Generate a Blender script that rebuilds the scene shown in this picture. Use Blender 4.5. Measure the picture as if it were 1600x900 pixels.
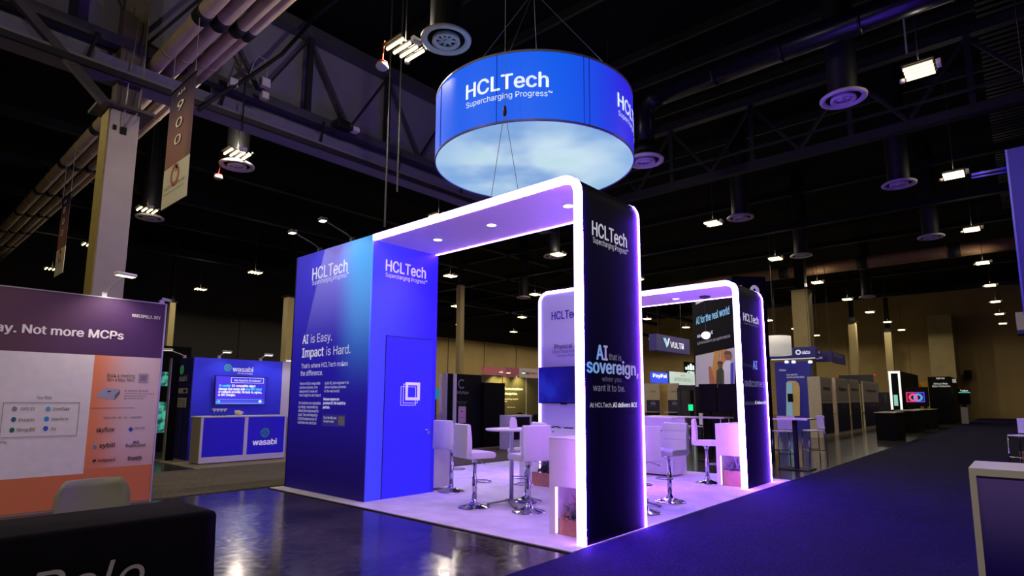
import bpy, math, random
from mathutils import Vector as V, Matrix
random.seed(7)
for o in list(bpy.data.objects): bpy.data.objects.remove(o)
S = bpy.context.scene
COL = S.collection
# ------------------------------------------------------------------ camera
FPX, PYC, PIT, YAW, ROLL = 908.43, 502.7, .1335, .7225, .0042
CAM = V((-4.7158, -3.3842, 1.45))
_f = V((math.cos(YAW), math.sin(YAW), 0)); _r = V((math.sin(YAW), -math.cos(YAW), 0)); _z = V((0, 0, 1))
FW = _f*math.cos(PIT) + _z*math.sin(PIT); UP = _z*math.cos(PIT) - _f*math.sin(PIT)
_c, _s = math.cos(ROLL), math.sin(ROLL)
cd = bpy.data.cameras.new('camera'); cam = bpy.data.objects.new('camera', cd); COL.objects.link(cam)
cd.sensor_width = 36; cd.lens = 36*FPX/1600; cd.shift_y = (PYC-450)/1600; cd.clip_end = 300
R_ = _r*_c + UP*_s; U_ = UP*_c - _r*_s
cam.matrix_world = Matrix(((R_.x, U_.x, -FW.x, CAM.x), (R_.y, U_.y, -FW.y, CAM.y), (R_.z, U_.z, -FW.z, CAM.z), (0, 0, 0, 1)))
S.camera = cam
# ------------------------------------------------------------------ world, exposure
w = bpy.data.worlds.new('hall_air'); S.world = w; w.use_nodes = True
w.node_tree.nodes['Background'].inputs[0].default_value = (.5, .5, .6, 1)
w.node_tree.nodes['Background'].inputs[1].default_value = .004
S.view_settings.view_transform = 'Standard'; S.view_settings.look = 'None'
S.view_settings.exposure = 0; S.view_settings.gamma = 1; S.view_settings.use_curve_mapping = False
HALL_W = 330          # watts of one high-bay fixture
HALL_C = (1, .87, .70)
SPOT_W = 85          # booth downlights
SPOT_C = (.45, .24, 1)

# ------------------------------------------------------------------ pixel -> place
def ray(x, y):
    X, Y = x-800, y-PYC
    X, Y = _c*X + _s*Y, -_s*X + _c*Y
    return FW + _r*(X/FPX) - UP*(Y/FPX)
def at(x, y, ax, val):
    d = ray(x, y); i = 'xyz'.index(ax)
    return CAM + d*((val-CAM[i])/d[i])
def atd(x, y, D):
    d = ray(x, y); return CAM + d*(D/d.dot(_f))
# ------------------------------------------------------------------ materials
def lin(h):
    if not isinstance(h, str): return tuple(h)[:3]
    h = h.lstrip('#'); o = []
    for i in (0, 2, 4):
        c = int(h[i:i+2], 16)/255
        o.append(c/12.92 if c <= .04045 else ((c+.055)/1.055)**2.4)
    return tuple(o)
MATS = {}
def mat(h, rough=.6, metal=0, emit=0, ecol=None, noise=0, nscale=8, bump=0, bscale=60, spec=.5, key=None):
    k = key or (h, rough, metal, emit, ecol, noise, nscale, bump, bscale, spec)
    if k in MATS: return MATS[k]
    m = bpy.data.materials.new('mat_%d' % len(MATS)); m.use_nodes = True; MATS[k] = m
    nt = m.node_tree; b = nt.nodes['Principled BSDF']; col = lin(h)
    b.inputs['Base Color'].default_value = (*col, 1); b.inputs['Roughness'].default_value = rough
    b.inputs['Metallic'].default_value = metal; b.inputs['Specular IOR Level'].default_value = spec
    if emit:
        b.inputs['Emission Color'].default_value = (*lin(ecol or h), 1); b.inputs['Emission Strength'].default_value = emit
    if noise or bump:
        tc = nt.nodes.new('ShaderNodeTexCoord')
    if noise:
        n = nt.nodes.new('ShaderNodeTexNoise'); n.inputs['Scale'].default_value = nscale; n.inputs['Detail'].default_value = 6
        nt.links.new(tc.outputs['Object'], n.inputs['Vector'])
        r = nt.nodes.new('ShaderNodeValToRGB'); r.color_ramp.elements[0].position = .3; r.color_ramp.elements[1].position = .7
        r.color_ramp.elements[0].color = (*[c*(1-noise) for c in col], 1); r.color_ramp.elements[1].color = (*[min(1, c*(1+noise)) for c in col], 1)
        nt.links.new(n.outputs[0], r.inputs[0]); nt.links.new(r.outputs[0], b.inputs['Base Color'])
    if bump:
        n = nt.nodes.new('ShaderNodeTexNoise'); n.inputs['Scale'].default_value = bscale; n.inputs['Detail'].default_value = 3
        nt.links.new(tc.outputs['Object'], n.inputs['Vector'])
        bp = nt.nodes.new('ShaderNodeBump'); bp.inputs['Strength'].default_value = bump; bp.inputs['Distance'].default_value = .02
        nt.links.new(n.outputs[0], bp.inputs['Height']); nt.links.new(bp.outputs[0], b.inputs['Normal'])
    return m
def P(h, e=0, **k):           # printed / painted surface; e > 0 adds a glow of its own, on plain boards and print too
    return mat(h, rough=k.pop('rough', .55), emit=e, noise=k.pop('noise', .04), **k)
class NG:                     # small node-graph helper for printed gradients
    def __init__(s, name):
        s.m = bpy.data.materials.new(name); s.m.use_nodes = True; s.nt = s.m.node_tree
        s.b = s.nt.nodes['Principled BSDF']; t = s.nt.nodes.new('ShaderNodeTexCoord')
        x = s.nt.nodes.new('ShaderNodeSeparateXYZ'); s.nt.links.new(t.outputs['Generated'], x.inputs[0]); s.x, s.y, s.z = x.outputs
        s.tc = t
    def f(s, op, a, b=0.0, clamp=False):
        n = s.nt.nodes.new('ShaderNodeMath'); n.operation = op; n.use_clamp = clamp
        for i, v in enumerate((a, b)):
            if isinstance(v, (int, float)): n.inputs[i].default_value = v
            else: s.nt.links.new(v, n.inputs[i])
        return n.outputs[0]
    def sm(s, v, lo, hi, a=0., b=1.):
        n = s.nt.nodes.new('ShaderNodeMapRange'); n.interpolation_type = 'SMOOTHSTEP'
        s.nt.links.new(v, n.inputs[0])
        for i, q in enumerate((lo, hi, a, b)): n.inputs[i+1].default_value = q
        return n.outputs[0]
    def noise(s, scale, detail=2, coord='Object'):
        n = s.nt.nodes.new('ShaderNodeTexNoise'); n.inputs['Scale'].default_value = scale; n.inputs['Detail'].default_value = detail
        s.nt.links.new(s.tc.outputs[coord], n.inputs['Vector']); return n.outputs[0]
    def mix(s, fac, a, b):
        n = s.nt.nodes.new('ShaderNodeMix'); n.data_type = 'RGBA'
        if isinstance(fac, (int, float)): n.inputs[0].default_value = fac
        else: s.nt.links.new(fac, n.inputs[0])
        for i, v in ((6, a), (7, b)):
            if isinstance(v, (str, tuple)): n.inputs[i].default_value = (*lin(v), 1)
            else: s.nt.links.new(v, n.inputs[i])
        return n.outputs[2]
    def done(s, col, rough=.55, emit=0, base=True, spec=.4):
        if base: s.nt.links.new(col, s.b.inputs['Base Color'])
        else: s.b.inputs['Base Color'].default_value = (.02, .02, .02, 1)
        s.b.inputs['Roughness'].default_value = rough; s.b.inputs['Specular IOR Level'].default_value = spec
        if emit:
            s.nt.links.new(col, s.b.inputs['Emission Color']); s.b.inputs['Emission Strength'].default_value = emit
        return s.m
# ------------------------------------------------------------------ meshes and objects
class MB:
    def __init__(s): s.v = []; s.f = []
    def add(s, vs, fs):
        n = len(s.v); s.v += [V(p) for p in vs]; s.f += [[i+n for i in f] for f in fs]; return s
    def box(s, x0, x1, y0, y1, z0, z1):
        x0, x1 = sorted((x0, x1)); y0, y1 = sorted((y0, y1)); z0, z1 = sorted((z0, z1))
        return s.add([(x, y, z) for z in (z0, z1) for y in (y0, y1) for x in (x0, x1)],
                     [(0, 2, 3, 1), (4, 5, 7, 6), (0, 1, 5, 4), (2, 6, 7, 3), (0, 4, 6, 2), (1, 3, 7, 5)])
    def bar(s, a, b, w, h, up=(0, 0, 1)):
        a, b = V(a), V(b); d = (b-a).normalized(); u = V(up)
        if abs(d.dot(u)) > .98: u = V((1, 0, 0))
        r = d.cross(u).normalized(); u = r.cross(d).normalized()
        vs = [p + r*(i*w/2) + u*(j*h/2) for p in (a, b) for i, j in ((-1, -1), (1, -1), (1, 1), (-1, 1))]
        return s.add(vs, [(0, 3, 2, 1), (4, 5, 6, 7), (0, 1, 5, 4), (1, 2, 6, 5), (2, 3, 7, 6), (3, 0, 4, 7)])
    def tube(s, pts, r, n=8, closed=False):
        pts = [V(p) for p in pts]; rs = r if isinstance(r, (list, tuple)) else [r]*len(pts); vs = []; N = len(pts); last = None
        for i, p in enumerate(pts):
            a = pts[i-1] if (i > 0 or closed) else p; b = pts[(i+1) % N] if (i < N-1 or closed) else p
            d = (b-a).normalized(); u = V((0, 0, 1)) if abs(d.z) < .95 else V((1, 0, 0))
            if last is not None and not closed:
                u = last
            x = d.cross(u).normalized(); y = x.cross(d).normalized(); last = y
            vs += [p + x*(math.cos(k*2*math.pi/n)*rs[i]) + y*(math.sin(k*2*math.pi/n)*rs[i]) for k in range(n)]
        fs = [(i*n+k, i*n+(k+1) % n, ((i+1) % N)*n+(k+1) % n, ((i+1) % N)*n+k) for i in range(N if closed else N-1) for k in range(n)]
        if not closed: fs += [tuple(range(n-1, -1, -1)), tuple((N-1)*n+k for k in range(n))]
        return s.add(vs, fs)
    def lathe(s, prof, n=24, c=(0, 0, 0)):
        c = V(c); vs = [c + V((r*math.cos(k*2*math.pi/n), r*math.sin(k*2*math.pi/n), z)) for r, z in prof for k in range(n)]; N = len(prof)
        fs = [(i*n+k, i*n+(k+1) % n, (i+1)*n+(k+1) % n, (i+1)*n+k) for i in range(N-1) for k in range(n)]
        op = (V(prof[0])-V(prof[-1])).length > 1e-6
        if op and prof[0][0] > 1e-4: fs.append(tuple(range(n-1, -1, -1)))
        if op and prof[-1][0] > 1e-4: fs.append(tuple((N-1)*n+k for k in range(n)))
        return s.add(vs, fs)
    def prism(s, poly, o, u, v, depth):     # polygon in (u, v) at o, thickened along u x v by depth
        o, u, v = V(o), V(u), V(v); w_ = u.cross(v)*depth; n = len(poly)
        a = [o+u*p[0]+v*p[1] for p in poly]; b = [q+w_ for q in a]
        return s.add(a+b, [tuple(range(n-1, -1, -1)), tuple(range(n, 2*n))] + [(i, (i+1) % n, n+(i+1) % n, n+i) for i in range(n)])
def wloc(o):
    p = V((0, 0, 0))
    while o: p += o.location; o = o.parent
    return p
def obj(name, mb, m, parent=None, smooth=False, bevel=0, seg=2, origin=None):
    vs = mb.v
    lo = V((min(p.x for p in vs), min(p.y for p in vs), min(p.z for p in vs))); hi = V((max(p.x for p in vs), max(p.y for p in vs), max(p.z for p in vs)))
    og = V(origin) if origin else (V(((lo.x+hi.x)/2, (lo.y+hi.y)/2, lo.z)))
    me = bpy.data.meshes.new(name); me.from_pydata([p-og for p in vs], [], mb.f); me.update()
    if smooth: me.shade_smooth()
    if m: me.materials.append(m)
    o = bpy.data.objects.new(name, me); COL.objects.link(o); o.parent = parent; o.location = og - wloc(parent)
    if bevel:
        b = o.modifiers.new('bevel', 'BEVEL'); b.width = bevel; b.segments = seg; b.limit_method = 'ANGLE'; b.angle_limit = .6
        if smooth is False: me.shade_smooth() if seg > 2 else None
    return o
def tag(o, label, cat, group=None):
    o['label'] = label; o['category'] = cat
    if group: o['group'] = group
    return o
def struct(o): o['kind'] = 'structure'; return o
def thing(name, label, cat, loc=(0, 0, 0), group=None):
    o = bpy.data.objects.new(name, None); COL.objects.link(o); o.location = loc; o.empty_display_size = .1
    return tag(o, label, cat, group)
def dup(src, loc, rz=0, label=None, group=None):
    r = src.copy(); COL.objects.link(r); r.location = loc; r.rotation_euler = (0, 0, rz)
    if label: r['label'] = label
    if group: r['group'] = group
    for ch in src.children:
        c = ch.copy(); COL.objects.link(c); c.parent = r
        for g in ch.children:
            d = g.copy(); COL.objects.link(d); d.parent = c
    return r
def box(name, x0, x1, y0, y1, z0, z1, m, parent=None, bevel=0): return obj(name, MB().box(x0, x1, y0, y1, z0, z1), m, parent, bevel=bevel)
# ------------------------------------------------------------------ lettering
def font(fn):
    import os
    try: return bpy.data.fonts.load(os.path.join(bpy.utils.system_resource('DATAFILES'), 'fonts', fn))
    except Exception: return None
FONTS = {'s': font('Inter.woff2'), 'm': font('DejaVuSansMono.woff2')}
_tc = {}
def glyphs(body, fn, bold):
    k = (body, fn, bold)
    if k in _tc: return _tc[k]
    cu = bpy.data.curves.new('txt', 'FONT'); cu.body = body; cu.size = 1; cu.resolution_u = 3; cu.offset = 0
    if FONTS.get(fn): cu.font = FONTS[fn]
    o = bpy.data.objects.new('txt', cu); COL.objects.link(o); dg = bpy.context.evaluated_depsgraph_get()
    me = bpy.data.meshes.new_from_object(o.evaluated_get(dg)); bpy.data.objects.remove(o)
    vs = [v.co.copy() for v in me.vertices]; fs = [list(p.vertices) for p in me.polygons]; bpy.data.meshes.remove(me)
    ch = CAPH.get((fn)) if body != 'H' else None
    if ch: vs = [V((p.x/ch*.727, p.y/ch*.727, 0)) for p in vs]
    if bold:                                    # heavier weight: the outline repeated with a small shift
        b_ = bold*1.3; n_ = len(vs); base = list(vs); vs = []; f0 = fs; fs = []
        for q_, (dx, dy) in enumerate(((-b_, 0), (b_, 0), (0, b_*.6), (0, -b_*.3))):
            vs += [V((p.x+dx, p.y+dy, q_*.0008)) for p in base]; fs += [[i+q_*n_ for i in f] for f in f0]
    _tc[k] = (vs, fs); return _tc[k]
CAPH = {}
for _k in ('s', 'm'): CAPH[_k] = max(p.y for p in glyphs('H', _k, 0)[0])
def text(body, o, u, wid, cap, m, parent=None, name='lettering', fn='s', bold=0, italic=0, v=(0, 0, 1), n=None, d=.004, wrap=None):
    """flat print: baseline starts at o, runs along u for wid metres, capitals cap metres high; wrap=(centre, radius) bends it round a drum"""
    vs, fs = glyphs(body, fn, bold); u, v, o = V(u).normalized(), V(v), V(o); n = V(n) if n else u.cross(v)
    x0 = min(p.x for p in vs); x1 = max(p.x for p in vs); sy = cap/.727
    out = []
    for p in vs:
        X = (p.x-x0)/(x1-x0)*wid + italic*p.y*sy
        out.append(o + u*X + v*(p.y*sy) + n*(d+p.z))
    mb = MB(); mb.v = out; mb.f = fs
    return obj(name, mb, m, parent)
RIGHT = {'x': V((0, -1, 0)), 'y': V((1, 0, 0))}
def tpx(body, ax, val, x0, y0, x1, y1, ycap, m, parent=None, d=.006, **k):
    a = at(x0, y0, ax, val); b = at(x1, y1, ax, val); t = at(x0, ycap, ax, val); u = RIGHT[ax]
    z = (a.z+b.z)/2; a.z = z
    return text(body, a, u, abs((b-a).dot(u)), abs(t.z-at(x0, y0, ax, val).z), m, parent, d=d, **k)
def rect(ax, val, x0, y0, x1, y1, th=.01):   # pixel rectangle on a wall -> slab standing proud of it by th
    ym = (y0+y1)/2; xm = (x0+x1)/2
    a = at(x0, ym, ax, val); b = at(x1, ym, ax, val); z0 = at(xm, y1, ax, val).z; z1 = at(xm, y0, ax, val).z
    if ax == 'x': return MB().box(val-th, val, a.y, b.y, z0, z1)
    return MB().box(a.x, b.x, val-th, val, z0, z1)
def ppoly(ax, val, pts, th=.006, d=0):            # pixel polygon on a wall
    q = [at(x, y, ax, val) for x, y in pts]; n = V((-1, 0, 0)) if ax == 'x' else V((0, -1, 0)); k = len(q)
    a = [p+n*d for p in q]; b = [p+n*(d+th) for p in q]
    return MB().add(a+b, [tuple(range(k-1, -1, -1)), tuple(range(k, 2*k))]+[(i, (i+1) % k, k+(i+1) % k, k+i) for i in range(k)])
def disc_px(ax, val, cx, cy, r, th=.006, d=0, n=20, ry=None):
    c = at(cx, cy, ax, val); R = (at(cx+r, cy, ax, val)-c).length; Z = abs(at(cx, cy-(ry or r), ax, val).z-c.z); u = RIGHT[ax]
    nrm = u.cross(V((0, 0, 1))); poly = [(R*math.cos(i*2*math.pi/n), Z*math.sin(i*2*math.pi/n)) for i in range(n)]
    return MB().prism(poly, c+nrm*d, u, (0, 0, 1), th)
def ring_mb(c, u, v, r0, r1, th, n=24, a0=0, a1=2*math.pi):
    c, u, v = V(c), V(u), V(v); w_ = u.cross(v)*th; mb = MB(); vs = []; full = abs(a1-a0-2*math.pi) < 1e-3; N = n if full else n+1
    for i in range(N):
        t = a0+(a1-a0)*i/n; d = u*math.cos(t)+v*math.sin(t); vs += [c+d*r0, c+d*r1, c+d*r1+w_, c+d*r0+w_]
    fs = []
    for i in range(n):
        j = (i+1) % N
        for k in range(4): fs.append((i*4+k, i*4+(k+1) % 4, j*4+(k+1) % 4, j*4+k))
    return mb.add(vs, fs)
def lamp(name, kind, loc, power, col, parent=None, aim=None, size=.1, angle=None, blend=.6):
    l = bpy.data.lights.new(name, kind); l.energy = power; l.color = col
    if kind == 'SPOT': l.spot_size = angle or 2.4; l.spot_blend = blend; l.shadow_soft_size = size
    elif kind == 'AREA': l.size = size
    else: l.shadow_soft_size = size
    o = bpy.data.objects.new(name, l); COL.objects.link(o); o.parent = parent; o.location = V(loc)-wloc(parent)
    if aim is not None: o.rotation_euler = (V(aim)-V(loc)).to_track_quat('-Z', 'Y').to_euler()
    return o
# ================================================================== hall shell
def concrete():
    g = NG('polished_concrete'); n = g.noise(1.3, 8); n2 = g.noise(14, 6)
    c = g.mix(g.sm(n, .3, .7), '#2b2927', '#45413d'); c = g.mix(g.sm(n2, .45, .8, 0, .35), c, '#5a544c')
    m = g.done(c, .2); rr = g.sm(n2, .3, .75, .11, .23); g.nt.links.new(rr, g.b.inputs['Roughness'])
    bp = g.nt.nodes.new('ShaderNodeBump'); bp.inputs['Strength'].default_value = .06; bp.inputs['Distance'].default_value = .01
    g.nt.links.new(g.noise(3.5, 5), bp.inputs['Height']); g.nt.links.new(bp.outputs[0], g.b.inputs['Normal']); return m
def carpet(a, b):
    g = NG('carpet'); n = g.noise(60, 4); n2 = g.noise(1.5, 4)
    c = g.mix(g.sm(n, .35, .65), a, b); c = g.mix(g.sm(n2, .3, .7, 0, .3), c, a); m = g.done(c, .95, spec=.1)
    bp = g.nt.nodes.new('ShaderNodeBump'); bp.inputs['Strength'].default_value = .8; bp.inputs['Distance'].default_value = .02
    g.nt.links.new(g.noise(110, 3), bp.inputs['Height']); g.nt.links.new(bp.outputs[0], g.b.inputs['Normal']); return m
X0, X1, Y0, Y1, ZC = -14, 62, -26, 40, 11.8
struct(box('floor', X0, X1, Y0, Y1, -.2, 0, concrete()))
cpt = carpet('#0f0c20', '#251e4e'); cpt2 = carpet('#4a453c', '#78705f')
struct(box('floor_carpet_aisle', X0, X1, -9, -.015, 0, .012, cpt))
struct(box('floor_carpet_cross_aisle', X0, X1, 6.2, 9.6, 0, .012, cpt2))
struct(box('floor_carpet_stand', .2, 9, 9.6, 12.5, 0, .012, carpet('#77705f', '#9a927e')))
wallm = mat('#978150', .85, noise=.12, nscale=.4, bump=.1)
blk = mat('#050507', .9, noise=.2, spec=.1); blk2 = mat('#0d0d11', .7, noise=.2, spec=.2)
struct(box('ceiling', X0, X1, Y0, Y1, ZC, ZC+.2, blk))
wb = struct(box('wall_back', X0, X1, Y1, Y1+.3, 0, ZC, mat('#15120c', .9, noise=.2)))
wr = struct(box('wall_right', X1, X1+.3, Y0, Y1, 0, ZC, wallm))
struct(box('wall_left', X0-.3, X0, Y0, Y1, 0, ZC, wallm)); struct(box('wall_front', X0, X1, Y0-.3, Y0, 0, ZC, wallm))
for i in range(9):                               # movable wall panels on the far walls
    box('panel', X1-.06, X1, -16+i*5.2, -16+i*5.2+5.1, 0, 7.6, wallm, wr)
for i in range(14): box('panel', X0+2+i*5.2, X0+2+i*5.2+5.1, Y1-.06, Y1, 0, 7.6, wallm if X0+2+i*5.2 > 22 else mat('#15120c', .9, noise=.2), wb)
rb = MB()
for i in range(90): rb.box(7+i*.3, 7+i*.3+.15, -16, -3.2, ZC-.45, ZC-.3)
rb.box(7, 34, -16, -3.2, ZC-.3, ZC-.28)
struct(obj('ceiling_roof_deck', rb, mat('#101014', .5, .3, noise=.2)))
# columns
colm = mat('#9c928a', .6, noise=.08, nscale=2); colw = mat('#8f8053', .7, noise=.1, nscale=1.5)
def column(px0, px1, D, label, m=colw, h=7.4, w=.6):
    a = atd((px0+px1)/2, 600, D); w = max(.3, (px1-px0)/FPX*D*.8); t = thing('column', label, 'column', (a.x, a.y, 0), 'hall columns')
    box('shaft', a.x-w/2, a.x+w/2, a.y-w/2, a.y+w/2, 0, h, m, t, .02); box('cap_plate', a.x-w*.7, a.x+w*.7, a.y-w*.7, a.y+w*.7, h, h+.06, blk2, t)
    box('steel_post', a.x-w*.3, a.x+w*.3, a.y-w*.3, a.y+w*.3, h+.06, ZC, blk2, t)
    return t
t = thing('column', 'tall pale painted square column rising behind the purple and white stand wall', 'column', (-1.5, 10.5, 0))
box('shaft', -1.75, -1.22, 10.2, 10.75, 0, 7.35, colm, t, .015)
box('olive_face', -1.77, -1.75, 10.2, 10.75, 0, 7.35, mat('#8a7a3a', .5, noise=.15), t)  # thin olive slab covering the whole left face of the shaft
box('cap_plate', -1.98, -1.0, 10.0, 10.9, 7.36, 7.42, mat('#55504c', .5, .3, noise=.1), t)
box('steel_post', -1.66, -1.2, 10.25, 10.65, 7.42, ZC, mat('#5a5148', .6, noise=.1), t, .02)
box('junction_box', -1.55, -1.44, 10.17, 10.2, 6.85, 7.0, blk2, t); box('junction_box', -1.68, -1.62, 10.17, 10.2, 6.9, 7.0, blk2, t)
obj('conduit', MB().tube([(-1.47, 10.16, 7.0), (-1.3, 10.1, 7.35), (-1.24, 10.15, 8.2), (-1.22, 10.2, 9.6)], .014, 6), mat('#a09a90', .4, noise=.1), t, True)
obj('hanging_chain', MB().tube([(-1.52, 10.15, 7.0), (-1.5, 10.1, 8.0), (-1.4, 10.1, 9.7)], .012, 6), mat('#b0aaa0', .4, .5, noise=.1), t, True)
column(712, 723, 30, 'beige column seen through the front archway above the black stand'); column(1246, 1276, 31, 'thick beige column behind the blue arch stand'); column(1332, 1345, 44, 'slim beige column behind the white kiosks')
column(1388, 1400, 50, 'slim beige column behind the white-framed black kiosk'); column(437, 456, 34, 'beige column just left of the dark blue closet'); column(253, 264, 36, 'beige column at the right edge of the purple and white wall')
tp = thing('pilaster', 'broad beige wall pilaster rising behind the black data collection stand', 'pilaster', (58, 3, 0))
a = at(1453, 560, 'x', 58); b = at(1492, 560, 'x', 58); box('shaft', 58, 61.9, b.y, a.y, 0, 9, colw, tp)
# ------------------------------------------------------------------ truss and soffit over the left aisle (runs along X)
YT = 10.35; soff = mat('#77757f', .8, noise=.1, nscale=.8); steel = mat('#4a4850', .55, .3, noise=.15); steel_d = mat('#26252c', .55, .3, noise=.15)
sb = MB().box(-9, 13, YT+.35, YT+.5, 8.15, 8.52).box(-9, 13, YT+.35, YT+.5, 9.0, 11.6).box(-9, -1.25, YT+.35, YT+.5, 8.52, 9.0).box(.35, 13, YT+.35, YT+.5, 8.52, 9.0)
sw = struct(obj('wall_soffit', sb, soff))
tr = thing('roof_truss', 'deep grey steel roof truss in front of the pale soffit at upper left', 'truss', (2, YT, 8))
obj('bottom_chord', MB().box(-9, 13, YT-.12, YT+.12, 8.75, 8.98), steel, tr)
obj('top_chord', MB().box(-9, 13, YT-.15, YT+.15, 11.1, 11.4), steel, tr)
obj('track_beam', MB().box(-9, 13, YT-.35, YT+.3, 8.0, 8.14), soff, tr); obj('track_fascia', MB().box(-9, 13, YT-.2, YT+.3, 8.14, 8.42), mat('#6a6680', .7, noise=.1), tr)
obj('brace', MB().bar(at(18, -10, 'y', YT-.3), at(163, 160, 'y', YT-.3), .16, .16), steel, tr)
obj('track_lip', MB().box(-9, 13, YT-.42, YT-.35, 7.92, 8.05), steel_d, tr)
for i in range(8):
    x = -7.6+i*2.55
    obj('web_post', MB().box(x-.07, x+.07, YT-.07, YT+.07, 8.98, 11.1), steel_d, tr)
    obj('diagonal', MB().bar((x, YT, 11.05), (x+1.27, YT, 9.0), .09, .09), steel, tr); obj('diagonal', MB().bar((x+2.5, YT, 11.05), (x+1.27, YT, 9.0), .06, .06), steel_d, tr)
    obj('hanger', MB().bar((x+.4, YT-.2, 8.8), (x+.25, YT-.3, 8.1), .05, .05), steel_d, tr)
# dark truss over the right (runs along Y)
XT = 11.9
tr2 = thing('roof_truss', 'dark steel roof truss crossing behind the hanging drum towards upper right', 'truss', (XT, 0, 8))
sd = mat('#111116', .6, .2, noise=.2)
obj('bottom_chord', MB().box(XT-.12, XT+.12, -9, 10, 8.05, 8.28), sd, tr2); obj('top_chord', MB().box(XT-.12, XT+.12, -9, 10, 10.0, 10.25), sd, tr2)
obj('walkway_rail', MB().box(XT-.4, XT-.34, -9, 10, 8.5, 8.56), sd, tr2)
for i in range(7):
    y = -8+i*2.5
    obj('web_post', MB().box(XT-.06, XT+.06, y-.06, y+.06, 8.28, 10.0), sd, tr2)
    obj('diagonal', MB().bar((XT, y, 9.98), (XT, y+1.25, 8.3), .08, .08), sd, tr2); obj('diagonal', MB().bar((XT, y+2.5, 9.98), (XT, y+1.25, 8.3), .08, .08), sd, tr2)
for k, (ax, v, z) in enumerate((('y', 21.4, 9.2), ('y', 31, 9.2), ('x', 23, 9.2), ('x', 34, 9.2), ('x', 46, 9.2))):
    mb = MB()
    if ax == 'y': mb.box(X0, X1, v-.15, v+.15, z, z+.3); mb.box(X0, X1, v-.15, v+.15, z+1.6, z+1.9)
    else: mb.box(v-.15, v+.15, Y0, Y1, z, z+.3); mb.box(v-.15, v+.15, Y0, Y1, z+1.6, z+1.9)
    tag(obj('ceiling_girder', mb, blk2), ['dark girder crossing the hall beyond the left aisle', 'far dark girder near the back of the hall', 'dark girder crossing the ceiling behind the second arch', 'dark girder crossing far over the right aisle', 'farthest dark girder before the beige wall'][k], 'girder', 'distant girders')
for k in range(9):
    tag(box('ceiling_joist', -2+k*2.2+(.7 if k == 5 else 1.5 if k == 8 else 0), -1.9+k*2.2+(.7 if k == 5 else 1.5 if k == 8 else 0), -16, YT, 11.45, 11.7, sd), 'dark steel joist under the black roof above the booth', 'joist', 'roof joists')
# ------------------------------------------------------------------ beige pipes over the left aisle (run along Y)
pipem = mat('#b09c84', .55, noise=.12, nscale=2); band = mat('#0c0b0c', .7, noise=.2)
lab = ['thickest beige overhead pipe with black bands, leftmost of the four', 'second beige overhead pipe from the left with black bands', 'third beige overhead pipe, slimmer, with black bands', 'rightmost and slimmest beige overhead pipe with black bands']
for k, (px, py, pr_, bx, by) in enumerate(((242, 104, .15, 300, 24), (266, 113, .15, 336, 38), (297, 117, .12, 364, 48), (323, 112, .11, 386, 57))):
    q = at(px, py, 'y', YT-.1); x, z = q.x, 8.75 + .02*k
    q = at(px, py, 'z', z); x = q.x
    t = thing('overhead_pipe', lab[k], 'pipe', (x, 5, z), 'beige overhead pipes')
    obj('pipe_run', MB().tube([(x, -6, z), (x, 39.5, z)], pr_, 18), pipem, t, True)
    yb = at(bx, by, 'z', z-pr_*.8).y
    for j in range(-2, 9):
        y = yb+j*3.6
        if abs(y-YT) > .8: obj('black_band', MB().tube([(x, y-.17, z), (x, y+.17, z)], pr_+.012, 18), band, t, True)
        obj('coupling', MB().tube([(x, y+1.75, z), (x, y+1.81, z)], pr_+.008, 18), pipem, t, True)
# ------------------------------------------------------------------ dark round ducts at right
dm = mat('#1c1b26', .3, .6, noise=.2); wm_ = mat('#c8c4c0', .5, noise=.05)
dq = at(1008, 254, 'x', 8.08); DQ = dq
dt = thing('spiral_duct', 'dark metal round duct bending down behind the hanging drum', 'duct', (8.05, 1, 9))
obj('duct_run', MB().tube([(8.08, -8, 9.1), (8.08, dq.y-.5, 9.1)], .26, 20), dm, dt, True)
obj('elbow', MB().tube([(8.08, dq.y-.5, 9.1), (8.08, dq.y-.25, 9.05), (8.08, dq.y-.08, 8.9), (8.08, dq.y, 8.65), (8.08, dq.y, dq.z+.09)], .26, 20), dm, dt, True)
for j in range(6): obj('seam_band', MB().tube([(8.08, -6+j*1.5, 9.1), (8.08, -5.94+j*1.5, 9.1)], .275, 20), dm, dt, True)
pb = thing('beam_pipe', 'brown horizontal pipe crossing high over the far right of the hall', 'pipe', (31, 2, 9))
obj('pipe_run', MB().tube([(31, -8, 8.9), (31, 14, 8.9)], .33, 14), mat('#8c6a48', .6, noise=.15), pb, True)
for j in range(3): obj('strap', MB().tube([(31, -1.5+j*4, 8.9), (31, -1+j*4, 8.9)], .36, 14), band, pb, True)
# air diffusers
def make_diffuser():
    t = thing('air_diffuser', '', 'air diffuser', (0, 0, 0)); W = wm_
    obj('outer_ring', MB().lathe([(.345, .05), (.40, .0), (.46, .02), (.47, .06), (.42, .10), (.36, .12), (.345, .05)], 32), W, t, True)
    obj('inner_ring', MB().lathe([(.175, .02), (.22, -.02), (.26, .0), (.25, .08), (.19, .09), (.175, .02)], 32), W, t, True)
    obj('hub', MB().lathe([(.0, -.0), (.05, .0), (.06, .05), (0, .08)], 16), W, t, True)
    f = MB()
    for i in range(8):
        a_ = i*math.pi/4
        obj('vane', MB().bar((.04*math.cos(a_), .04*math.sin(a_), .03), (.18*math.cos(a_+.25), .18*math.sin(a_+.25), .05), .05, .012, (.3, .2, 1)), W, t)
    obj('neck_duct', MB().lathe([(.3, .11), (.3, 1.11)], 20), mat('#08080b', .6, .2, noise=.2), t, True)
    obj('throat', MB().lathe([(0.001, .1), (.36, .1)], 20), mat('#0a0a0c', .8, noise=.1), t)
    return t
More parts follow.
